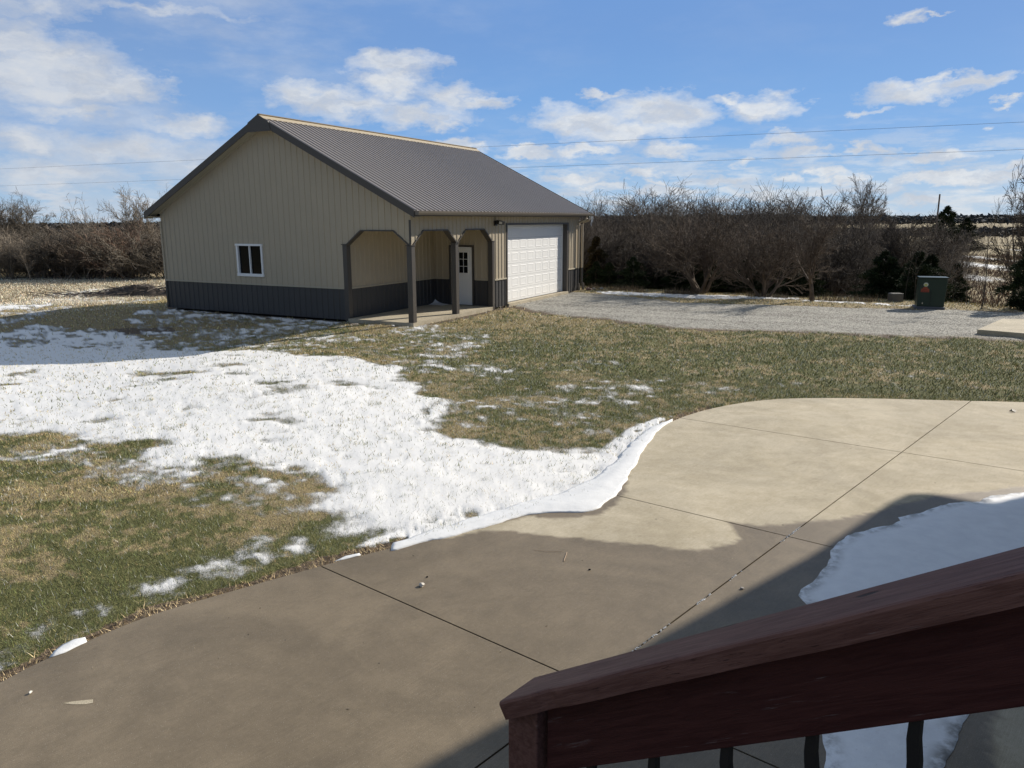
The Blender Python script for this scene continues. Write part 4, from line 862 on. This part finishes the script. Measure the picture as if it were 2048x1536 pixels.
# brush heap beside the shed
BP=empty('brush_pile',(*(-17.318,35.128),0),label='dark heap of earth and brushwood left of the building',cat='brush pile')
x,y=np.meshgrid(np.linspace(-3.2,3.0,60),np.linspace(-1.1,1.4,24)); hh=.55*np.exp(-((x-.5)/1.6)**2-((y-.1)/.55)**2)+.12*np.exp(-((x+1.6)/1.2)**2-(y/.4)**2); hh=hh*(1+1.2*(fbm(x+50,y+50,2.4,4,.6)-.5))+.10*(fbm(x,y,7,3)-.5)-.06
bx,by=BP.location.x,BP.location.y
V=np.stack([x.ravel(),y.ravel(),hh.ravel()+zg(x.ravel()+bx,y.ravel()+by)],1); F=[(r*60+c,r*60+c+1,(r+1)*60+c+1,(r+1)*60+c) for r in range(23) for c in range(59)]
raw_mesh('earth_mound',V,F,mat('dark_soil',build=lambda t,b,co:soft(t,b,co,(.045,.032,.024),.5,9,.8,25)),BP,True)
rr=random.Random(5); mb=MB(); M_TW=mat('grey_twig',build=lambda t,b,co:soft(t,b,co,(.10,.08,.065),.3,12))
for i in range(150):
    a=rr.uniform(0,pi); L=rr.uniform(.3,1.5); cx=rr.gauss(-.4,1.5); cy=rr.gauss(0,.4); zz=float(zg(cx+bx,cy+by))+.5*math.exp(-((cx-.5)/1.6)**2-((cy)/.55)**2)*.9+.03
    dx,dy=cos(a)*L/2,sin(a)*L/2*.5; mb.tube([(cx-dx,cy-dy,zz+rr.uniform(-.05,.1)),(cx+rr.uniform(-.06,.06),cy,zz+rr.uniform(0,.1)),(cx+dx,cy+dy,zz+rr.uniform(-.05,.16))],[.018,.014,.006],4)
for i in range(16):
    cx=rr.uniform(-4.2,-1.2); cy=rr.uniform(-.3,.6); mb.tube([(cx,cy,float(zg(cx+bx,cy+by))+.02),(cx-.3-rr.random()*.5,cy+.1,float(zg(cx+bx,cy+by))+.12),(cx-.9-rr.random(),cy+rr.uniform(-.2,.3),float(zg(cx+bx,cy+by))+rr.uniform(.05,.45))],[.016,.011,.004],4)
mb.build('branch_tangle',M_TW,BP)

# ------------------------------------------------------------------ bare trees
def grow(seed,kind):
    R=random.Random(seed); T=[];C=[]   # segments (p,q,r0,r1) trunk / crown
    def pv(d,a):    # tilt direction d by about a
        ax=Vector((R.gauss(0,1),R.gauss(0,1),R.gauss(0,1))); ax=(ax-d*ax.dot(d)).normalized(); return (d*cos(a)+ax*sin(a)).normalized()
    K=KINDS[kind]
    def br(p,d,L,r,lev):
        ns=K['seg'][lev]; rt=r*K['tap'][lev]; pts=[(p,r)]; dd=d.copy()
        for i in range(ns):
            dd=pv(dd,R.uniform(0,K['wob'][lev])); dd=(dd+Vector((0,0,K['up'][lev]))).normalized()
            q=p+dd*(L/ns); ra=r+(rt-r)*i/ns; rb=r+(rt-r)*(i+1)/ns
            (T if lev<=K['tl'] else C).append((p,q,max(ra,K['rmin']),max(rb,K['rmin']))); p=q; pts.append((p,rb))
        if lev+1<len(K['seg']):
            nb=K['nb'][lev]; nb=int(nb)+(R.random()<nb%1)
            for j in range(nb):
                if lev==0 and K.get('even'):
                    ta=K['ang'][0][0]+(K['ang'][0][1]-K['ang'][0][0])*((j+.5)/nb)**.75; az_=2.4*j+R.uniform(-.3,.3); i=ns-1; t_=1-.5*(j+1)/nb; i=min(int(t_*ns),ns-1)
                    dd_=Vector((sin(ta)*cos(az_),sin(ta)*sin(az_),cos(ta))); br(pts[i][0],dd_,L*K['ln'][0]*(1.08-.28*ta)*R.uniform(.9,1.08),max(pts[i][1]*K['rr'][0],K['rmin']),1); continue
                t=K['s0'][lev]+(1-K['s0'][lev])*((j+R.random())/nb); i=min(int(t*ns),ns-1); u=t*ns-i
                b0=pts[i][0].lerp(pts[i+1][0],u); dloc=(pts[i+1][0]-pts[i][0]).normalized(); r0=(pts[i][1]*(1-u)+pts[i+1][1]*u)
                br(b0,pv(dloc,R.uniform(*K['ang'][lev])),L*K['ln'][lev]*R.uniform(.65,1.15)*(1.15-.45*t if K['cone'] else 1),max(r0*K['rr'][lev],K['rmin']),lev+1)
    for s_ in range(K['stems']):
        d0=Vector((0,0,1)); d0=pv(d0,R.uniform(*K['lean'])); br(Vector((R.uniform(-1,1)*K['sp'],R.uniform(-1,1)*K['sp'],-.15)),d0,K['L'],K['r']*R.uniform(.8,1.1),0)
    return T,C
B4=dict(cone=False,sp=0.0,stems=1,rmin=.005,tl=0,lean=(0,.08))
KINDS={
 'forest':dict(B4,L=7.0,r=.11,seg=[7,5,4,2],tap=[.25,.3,.4,.5],wob=[.10,.22,.3,.35],up=[.05,.10,.08,.03],nb=[20,9,5],s0=[.2,.2,.15],ang=[(.35,.8),(.35,.85),(.35,.9)],ln=[.34,.5,.5],rr=[.5,.55,.6],rmin=.0075),
 'forest_b':dict(B4,L=6.0,r=.09,stems=2,sp=.15,lean=(.05,.25),seg=[6,5,4,2],tap=[.25,.3,.4,.5],wob=[.14,.25,.3,.35],up=[.06,.12,.08,.03],nb=[11,6,5],s0=[.25,.2,.15],ang=[(.4,.9),(.4,.9),(.35,.9)],ln=[.42,.5,.5],rr=[.5,.55,.6],rmin=.0075),
 'orchard':dict(B4,L=1.15,r=.065,stems=8,sp=.12,lean=(.22,.75),tl=1,seg=[4,5,5,4,2],tap=[.7,.35,.35,.4,.5],wob=[.12,.2,.28,.3,.3],up=[.03,.05,.05,.04,.02],nb=[4,6,7,5],s0=[.45,.15,.1,.1],ang=[(.3,.7),(.4,.85),(.4,.9),(.4,.9)],ln=[1.7,.52,.5,.42],rr=[.65,.5,.55,.6],rmin=.0050),
 'leaning':dict(B4,L=2.1,r=.13,lean=(.10,.12),tl=1,seg=[5,6,5,4,2],tap=[.7,.3,.35,.4,.5],wob=[.12,.16,.26,.3,.3],up=[.02,.06,.05,.03,.02],nb=[6,8,8,6],s0=[.5,.2,.1,.1],ang=[(.3,.75),(.35,.8),(.4,.9),(.4,.9)],ln=[1.25,.45,.5,.45],rr=[.55,.5,.55,.6],rmin=.0055),
 'round':dict(B4,even=True,L=5.5,r=.32,tl=1,seg=[4,7,6,5,3],tap=[.75,.25,.3,.35,.5],wob=[.06,.10,.16,.22,.3],up=[.0,.015,.02,.01,.0],nb=[19,8,7,6],s0=[.62,.18,.15,.1],ang=[(.0,1.15),(.35,.75),(.35,.8),(.3,.9)],ln=[.98,.45,.48,.5],rr=[.42,.5,.5,.6],rmin=.014),
 'slender':dict(B4,L=8.2,r=.085,lean=(0,.05),tl=0,seg=[9,6,5,3],tap=[.12,.25,.35,.5],wob=[.07,.13,.2,.3],up=[.02,.10,.08,.04],nb=[13,6,4],s0=[.42,.25,.15],ang=[(.45,.7),(.35,.7),(.35,.8)],ln=[.33,.42,.45],rr=[.5,.5,.6],rmin=.0055),
 'shrub':dict(B4,L=2.0,r=.035,stems=13,sp=.8,lean=(.05,.75),seg=[5,4,4,2],tap=[.4,.35,.4,.5],wob=[.2,.3,.35,.4],up=[.06,.05,.03,0],nb=[7,6,4],s0=[.15,.1,.1],ang=[(.4,1.0),(.4,1.0),(.4,1.0)],ln=[.6,.55,.5],rr=[.55,.6,.65],rmin=.0075),
 'fan':dict(B4,L=4.6,r=.16,stems=4,sp=.15,lean=(.10,.45),seg=[7,6,5,3],tap=[.3,.3,.35,.5],wob=[.08,.13,.2,.3],up=[.015,.03,.02,.0],nb=[11,9,7],s0=[.3,.15,.1],ang=[(.35,.8),(.35,.85),(.3,.9)],ln=[.42,.5,.5],rr=[.5,.5,.6],rmin=.011),
 'sapling':dict(B4,L=4.5,r=.035,seg=[7,4,3],tap=[.3,.35,.5],wob=[.08,.2,.3],up=[.03,.08,.04],nb=[9,4],s0=[.35,.2],ang=[(.3,.7),(.3,.8)],ln=[.28,.5],rr=[.5,.6],rmin=.006),
}
def seg_mesh(S_,k):
    P=np.array([s[0] for s in S_]);Q=np.array([s[1] for s in S_]);r0=np.array([s[2] for s in S_]);r1=np.array([s[3] for s in S_])
    D=Q-P; D/=np.linalg.norm(D,axis=1,keepdims=True)+1e-9; up=np.where(np.abs(D[:,2:])<.9,np.array([[0,0,1.]]),np.array([[1.,0,0]]))
    A=np.cross(D,up); A/=np.linalg.norm(A,axis=1,keepdims=True); Bv=np.cross(D,A); n=len(P)
    V=np.zeros((n,2*k,3))
    for j in range(k):
        t=2*pi*j/k; o=A*cos(t)+Bv*sin(t); V[:,j]=P+o*r0[:,None]; V[:,k+j]=Q+o*r1[:,None]
    b=(np.arange(n)*2*k)[:,None]; F=[]
    for j in range(k): F.append(np.concatenate([b+j,b+(j+1)%k,b+k+(j+1)%k,b+k+j],1))
    return V.reshape(-1,3),np.concatenate(F)
def m_bark(c0,c1):
    def f(t,b,co):
        n=t.noise(co,3,6,.65); n2=t.noise(co,.35,2,.5)
        t.put(b.inputs['Base Color'],t.mix(t.ramp(t.math('ADD',t.math('MULTIPLY',n,.6),t.math('MULTIPLY',n2,.4)),.35,.65),c0,c1)); b.inputs['Roughness'].default_value=.85; b.inputs['Specular IOR Level'].default_value=.15
    return f
BK={'grey':mat('grey_bark',build=m_bark((.085,.071,.058),(.19,.16,.135))),'brown':mat('brown_bark',build=m_bark((.085,.065,.050),(.19,.148,.115))),'dark':mat('dark_bark',build=m_bark((.05,.042,.036),(.13,.108,.09))),'pale':mat('pale_bark',build=m_bark((.19,.16,.125),(.40,.34,.27))),'rust':mat('rusty_bark',build=m_bark((.15,.10,.075),(.31,.215,.16))),'hedge':mat('hedge_bark',build=m_bark((.11,.094,.075),(.24,.21,.17))),'hedgeb':mat('hedge_brown_bark',build=m_bark((.10,.08,.062),(.22,.178,.14)))}
TREES={}
def tree_mesh(kind,seed,bark):
    key=(kind,seed,bark)
    if key not in TREES:
        T,C=grow(seed,kind); V,F=seg_mesh(T,6); V2,F2=seg_mesh(C,3)
        out=[]
        for nm,v,f in(('trunk',V,F),('crown',V2,F2)):
            o=raw_mesh(nm,v,f,BK[bark]); out.append(o.data); bpy.data.objects.remove(o)
        zmax=float(np.percentile(V2[:,2],98.6 if kind in('forest','forest_b','shrub') else 99.7)); TREES[key]=(out,zmax)
    return TREES[key]
def put_tree(kind,seed,bark,x,y,h,label,group=None,rz=0,wid=1.0,z=None,name='bare_tree',cat='tree',tilt=(0,0)):
    (tm,cm),zm=tree_mesh(kind,seed,bark); s=h/zm
    e=empty(name,(x,y,float(zg(x,y)) if z is None else z),rz,label=label,cat=cat,group=group); e.scale=(s*wid,s*wid,s); e.rotation_euler=(tilt[0],tilt[1],rz)
    for nm,me in (('trunk',tm),('crown',cm)):
        o=bpy.data.objects.new(nm,me); COL.objects.link(o); o.parent=e
    return e
def at(px,D):   # point on the bearing of a photo column, D metres ahead of the camera
    return ((px-1024)/1529.0*D*(.978+.62/D),D)
def htop(px_top,D,x,y):  # tree height that brings its top to a photo row
    return EYE+D*((437-px_top)/1529.0/1.047+.0018)-float(zg(x,y))
# cedars: drooping sprays of small scale-like faces
def cedar_mesh(seed,n,h,w,flat=.0):
    R=np.random.RandomState(seed); t=R.rand(n)**1.25; z=.08+t*(h-.08)
    env=w*(1-t)**.75*(.78+.30*np.sin(t*19+seed))+.05
    nb=90; ba=R.uniform(0,2*pi,nb); bz=np.sort(R.rand(nb))*h; bi=np.clip((z/h*nb+R.normal(0,2.0,n)).astype(int),0,nb-1); a=ba[bi]+R.normal(0,.20,n)
    rad_=env*np.sqrt(R.uniform(.08,1.0,n))*(.72+.5*((bi*7919)%13)/13.0)
    x=rad_*np.cos(a); y=rad_*np.sin(a); z=z-.12*rad_/w*h*.35+R.normal(0,.04,n)+.05
    s=.055*R.uniform(.5,1.5,n)*(h/3.2)**.5
    d=np.stack([np.cos(a),np.sin(a),R.uniform(-.1,.9,n)],1)+R.normal(0,.35,(n,3)); d/=np.linalg.norm(d,axis=1,keepdims=True)
    q=R.normal(0,1,(n,3)); q-=d*(q*d).sum(1,keepdims=True); q/=np.linalg.norm(q,axis=1,keepdims=True)
    c=np.stack([x,y,z],1); V=np.stack([c-q*s[:,None]*.45,c+q*s[:,None]*.45,c+d*s[:,None]*2.6],1).reshape(-1,3)
    return V,np.arange(3*n).reshape(-1,3)
def m_cedar(c0,c1):
    def f(t,b,co):
        n=t.noise(co,2.2,4,.6); n2=t.noise(co,15,2,.6)
        t.put(b.inputs['Base Color'],t.mix(t.ramp(t.math('ADD',t.math('MULTIPLY',n,.6),t.math('MULTIPLY',n2,.4)),.38,.62),c0,c1)); b.inputs['Roughness'].default_value=.8; b.inputs['Specular IOR Level'].default_value=.15
    return f
CM={'green':mat('cedar_green',build=m_cedar((.012,.022,.010),(.040,.055,.022))),'bronze':mat('cedar_bronze',build=m_cedar((.022,.024,.012),(.085,.06,.028)))}
CED={}
def put_cedar(seed,x,y,h,w,label,group=None,colr='green',n=15000,z=None):
    key=(seed,round(w/h,1),colr,n)
    if key not in CED:
        V,F=cedar_mesh(seed,n,3.2,3.2*w/h); a=raw_mesh('crown',V,F,CM[colr]); m1=a.data; bpy.data.objects.remove(a)
        mb=MB().tube([(0,0,-.2),(.03,0,1.2),(0,.02,2.6)],[.09,.06,.02],7); b=raw_mesh('trunk',mb.V,mb.F,BK['dark']); m2=b.data; bpy.data.objects.remove(b); CED[key]=(m1,m2)
    m1,m2=CED[key]; e=empty('cedar_tree',(x,y,float(zg(x,y)) if z is None else z),seed*1.7,label=label,cat='tree',group=group); s=h/3.2; e.scale=(s,s,s)
    for nm,me in (('trunk',m2),('crown',m1)):
        o=bpy.data.objects.new(nm,me); COL.objects.link(o); o.parent=e
    return e

# --- singled-out trees, right side
x,y=(7.908,32.024); put_tree('orchard',1,'brown',x,y,3.4,'wide many-stemmed bare tree at the back of the gravel, nearest the building',wid=1.18)
x,y=(9.907,30.125); put_tree('orchard',2,'brown',x,y,3.1,'second many-stemmed bare tree along the gravel from the building',wid=1.12,rz=1.3)
x,y=(11.229,28.550); put_tree('leaning',3,'brown',x,y,3.25,'single-trunked bare tree leaning right, third along the gravel edge',rz=-.35,wid=1.15)
x,y=at(1420,48); put_tree('slender',4,'dark',x,y,htop(368,48,x,y),'thin bare leader rising alone above the thicket top','',wid=.42)
x,y=at(1727,95); put_tree('round',5,'grey',x,y,htop(362,95,x,y),'big round-headed bare tree standing clear above the thicket',wid=.74)
x,y=at(1622,58); put_tree('fan',6,'dark',x,y,htop(398,58,x,y),'dark spreading bare tree whose crown tops the thicket left of the round tree')
x,y=at(1787,34); put_tree('fan',7,'dark',x,y,htop(436,34,x,y),'dark vase-shaped bare tree behind the utility cabinet',rz=1,wid=.8)
x,y=(15.987,25.968); put_tree('slender',8,'dark',x,y,EYE+y*(437-382)/1529*1.04+.1,'tall slender bare tree standing alone right of the utility cabinet',rz=.5,wid=1.0)
x,y=at(2052,40); put_tree('fan',9,'grey',x,y,htop(345,40,x,y),'tall bare tree cut off by the right edge of the photo',wid=.5)
x,y=at(1858,42); put_tree('fan',10,'dark',x,y,htop(468,42,x,y),'low dark bare tree just above the utility cabinet',wid=.9,rz=2)
x,y=at(1925,50); put_tree('forest_b',11,'grey',x,y,htop(480,50,x,y),'thin grey tree on the slope left of the tall slender tree')
x,y=at(2002,46); put_tree('forest_b',12,'grey',x,y,htop(510,46,x,y),'thin grey tree on the slope right of the tall slender tree')
# --- cedars
for i,(px,D,tp,wf,lb,c) in enumerate(((1192,37,478,.42,'tall bronze-green cedar at the corner of the building','bronze'),(1240,39,496,.5,'bronze cedar beside the tallest one behind the building corner','bronze'),(1290,38,515,.55,'low dark cedar left of the many-stemmed trees','green'),
   (1810,38,500,.50,'dark cedar directly behind the utility cabinet','green'),(1862,36,520,.5,'dark cedar at the right shoulder of the utility cabinet','green'),(1772,36,525,.5,'dark cedar left of the utility cabinet','green'),(1910,37,535,.45,'narrow dark cedar between cabinet and slender tree','green'),
   (2054,26.0,488,.50,'black-green cedar cut off by the right edge of the photo','green'),(1891,140,418,.55,'lone dark cedar on the far ridge beside the pole','green'),(1932,150,441,.7,'small round cedar on the far ridge right of the lone one','green'))):
    x,y=at(px,D); h=htop(tp,D,x,y); put_cedar(20+i%5,x,y,h,h*wf,lb,None,c)
rr=random.Random(11)
for i in range(22):
    px=1160+i*33+rr.uniform(-12,12)
    if 1640<px<1750: continue
    D=35.0-(px-1160)*.0085+rr.uniform(0,2.5); x,y=at(px,D); h=htop(rr.uniform(508,540),D,x,y); put_cedar(20+i%5,x,y,h,h*.72,'low dark cedar in the row beneath the bare thicket','low cedars beneath the thicket',n=15000)
# --- thicket behind the gravel
var=[('forest',31,'dark'),('forest',32,'grey'),('forest_b',33,'dark'),('forest',37,'grey'),('forest',35,'dark'),('forest_b',36,'grey')]
for row,(D0_,n_,t0,t1) in enumerate(((41,28,420,450),(47,32,406,430),(54,34,400,418),(62,32,398,412))):
    for i in range(n_):
        px=1120+ (i+rr.uniform(.1,.9))*(800/n_); D=D0_-(px-1150)*.008+rr.uniform(-2,2); x,y=at(px,D)
        tp=rr.uniform(t0-4,t1)+4+9*sin(px*.021+row)+6*sin(px*.057)+max(0,(px-1560))*.09+(26 if px>1640 else 0)
        k,sd,bk_=var[rr.randrange(6)]; put_tree(k,sd,bk_,x,y,htop(tp,D,x,y),'dark bare tree in the dense thicket behind the gravel','bare trees of the right-hand thicket',rz=rr.uniform(0,6.28),wid=rr.uniform(1.0,1.5))
for i in range(20):
    px=1560+i*25+rr.uniform(-8,8); D=31.5-(px-1560)*.010+rr.uniform(0,4)
    x,y=at(px,D); put_tree('sapling',40+i%3,'grey' if i%2 else 'dark',x,y,htop(rr.uniform(480,530),D,x,y),'slim grey sapling among the trees behind the cabinet','saplings on the ravine edge',rz=rr.uniform(0,6),wid=.9)
for i in range(16):
    px=1150+i*32+rr.uniform(-10,10); D=37+rr.uniform(0,3); x,y=at(px,D); put_tree('shrub',44+i%3,'dark',x,y,htop(rr.uniform(470,500),D,x,y),'dark twiggy shrub filling the foot of the thicket','shrubs under the right-hand thicket',rz=rr.uniform(0,6),wid=1.3,name='bare_shrub',cat='shrub')
# --- left side
x,y=at(62,58); put_tree('round',51,'hedge',x,y,htop(392,58,x,y),'bare wide-crowned tree rising above the hedge at far left',wid=1.15)
x,y=at(14,66); put_tree('round',52,'hedge',x,y,htop(392,66,x,y),'bare tree at the very left edge behind the hedge',wid=1.0)
x,y=at(306,50); put_tree('fan',53,'pale',x,y,htop(376,50,x,y),'tall pale bare tree leaning left beside the building',wid=.8,tilt=(0,-.22))
x,y=at(328,52); put_tree('slender',54,'pale',x,y,htop(366,52,x,y),'slim pale tree half hidden by the building eave',wid=.8)
x,y=at(180,47); put_tree('shrub',45,'pale',x,y,htop(423,47,x,y),'tallest tangled shrub of the left hedge',wid=.6,name='bare_shrub',cat='shrub')
x,y=at(250,46); put_tree('shrub',46,'rust',x,y,htop(455,46,x,y),'reddish shrub in the hedge near the pale leaning tree',wid=1.3,name='bare_shrub',cat='shrub')
x,y=(-21.519,40.702); put_tree('sapling',41,'pale',x,y,EYE+y*(437-508)/1529*1.04+.15,'thin pale sapling in the field in front of the hedge',wid=.5)
x,y=at(60,44); put_tree('forest_b',33,'pale',x,y,htop(470,44,x,y),'crooked pale-stemmed tree inside the left hedge')
for row in range(3):
    for i in range(15):
        px=-60+i*29+rr.uniform(-10,10); D=45+row*4+rr.uniform(0,2); x,y=at(px,D); k=rr.choice(['shrub','shrub','forest_b']); sd={'shrub':rr.choice([44,45,46]),'forest_b':rr.choice([33,34])}[k]
        put_tree(k,sd,rr.choice(['hedge','hedgeb','pale','hedge']),x,y,htop(rr.uniform(456,496)-(row*2),D,x,y),'tangled bare shrub in the hedge across the left field','shrubs of the left hedge',rz=rr.uniform(0,6),wid=rr.uniform(1.1,1.6) if k=='shrub' else 1.2,name='bare_shrub',cat='shrub')
# --- far tree belts along the horizon: irregular masses
def belt(name,label,pts,rt,rb,n,seed,col,depth=25,sz=.5):
    """rt, rb: rows of the photograph its top and foot reach, turned into real heights at its distance"""
    R=np.random.RandomState(seed); P=np.array(pts,float); L=np.r_[0,np.cumsum(np.hypot(*np.diff(P,axis=0).T))]; s=R.rand(n)*L[-1]
    x=np.interp(s,L,P[:,0])+R.normal(0,depth*.3,n); y=np.interp(s,L,P[:,1])+R.normal(0,depth*.4,n)
    Dm=np.interp(s,L,P[:,1]); zt=EYE+Dm*(437-rt)/1529; zb=EYE+Dm*(437-rb)/1529; k_=.62+.55*fbm(s,s*0+seed,.035,4,.55)+.2*(fbm(s,s*0+seed+5,.2,2)-.5)
    z=zb+(zt-zb)*k_*R.rand(n)**.75; V=np.stack([x,y,z],1)[:,None,:]+R.normal(0,1,(n,3,3))*(sz*R.uniform(.5,1.4,n))[:,None,None]*np.array([1.5,1.5,.9])
    o=raw_mesh(name,V.reshape(-1,3),np.arange(3*n).reshape(-1,3),mat(name+'_mat',build=m_cedar(tuple(c*.8 for c in col),tuple(c*1.25 for c in col)))); return tag(o,label,'woodland',kind='stuff')
belt('distant_woods','dark belt of woodland along the right horizon',[(-20,640),(120,620),(300,640),(520,600),(800,560)],431,445,36000,3,(.05,.06,.07),40,.9)
belt('distant_woods','wooded hill on the left horizon',[(-700,560),(-430,560),(-250,560),(-60,620),(120,700)],441,456,36000,4,(.06,.06,.06),40,.9)
belt('distant_woods','wooded slope behind the left hedge',[(-210,190),(-150,180),(-90,185),(-40,200),(20,220)],452,476,30000,5,(.085,.07,.058),30,.4)
belt('distant_woods','hedge line crossing the far fields at the right',[(60,225),(130,250),(200,255),(300,250)],455,470,16000,6,(.06,.058,.055),12,.4)

# ------------------------------------------------------------------ power lines and poles
M_WIRE=mat('wire_grey',(.12,.12,.13),.5); M_POLE=mat('pole_wood',build=lambda t,b,co:soft(t,b,co,(.10,.075,.06),.2,2))
def ray3(px,py,Y):
    pi_=rad(12.11); ro=rad(-.168); dx,dy=px-1024,py-768; a=dx*cos(ro)+dy*sin(ro); b=-dx*sin(ro)+dy*cos(ro); u=-b/1529.084; r=a/1529.084
    Yc=cos(pi_)+u*sin(pi_); Zc=-sin(pi_)+u*cos(pi_); t=Y/Yc; return Vector((r*t,Y,EYE+Zc*t))
for (l,r_,lb) in (((0,338),(2048,244),'upper of the two overhead wires crossing the sky'),((0,372),(2048,299),'lower of the two overhead wires crossing the sky')):
    a=ray3(*l,128); b=ray3(*r_,64); d=b-a; A=a-d*.35; B_=b+d*.25; n_=24; pts=[A.lerp(B_,i/n_) for i in range(n_+1)]
    c=pts[0].copy(); o=MB().tube([p-c for p in pts],.012,5).build('power_line',M_WIRE); o.location=c; tag(o,lb,'power line','overhead wires')
x,y=at(1871,135); zt=htop(391,135,x,y); o=MB().tube([(0,0,-.5),(0,0,zt)],[.16,.13],8).build('utility_pole',M_POLE); o.location=(x,y,float(zg(x,y))); tag(o,'lone wooden pole on the far ridge beside the dark cedar','pole')
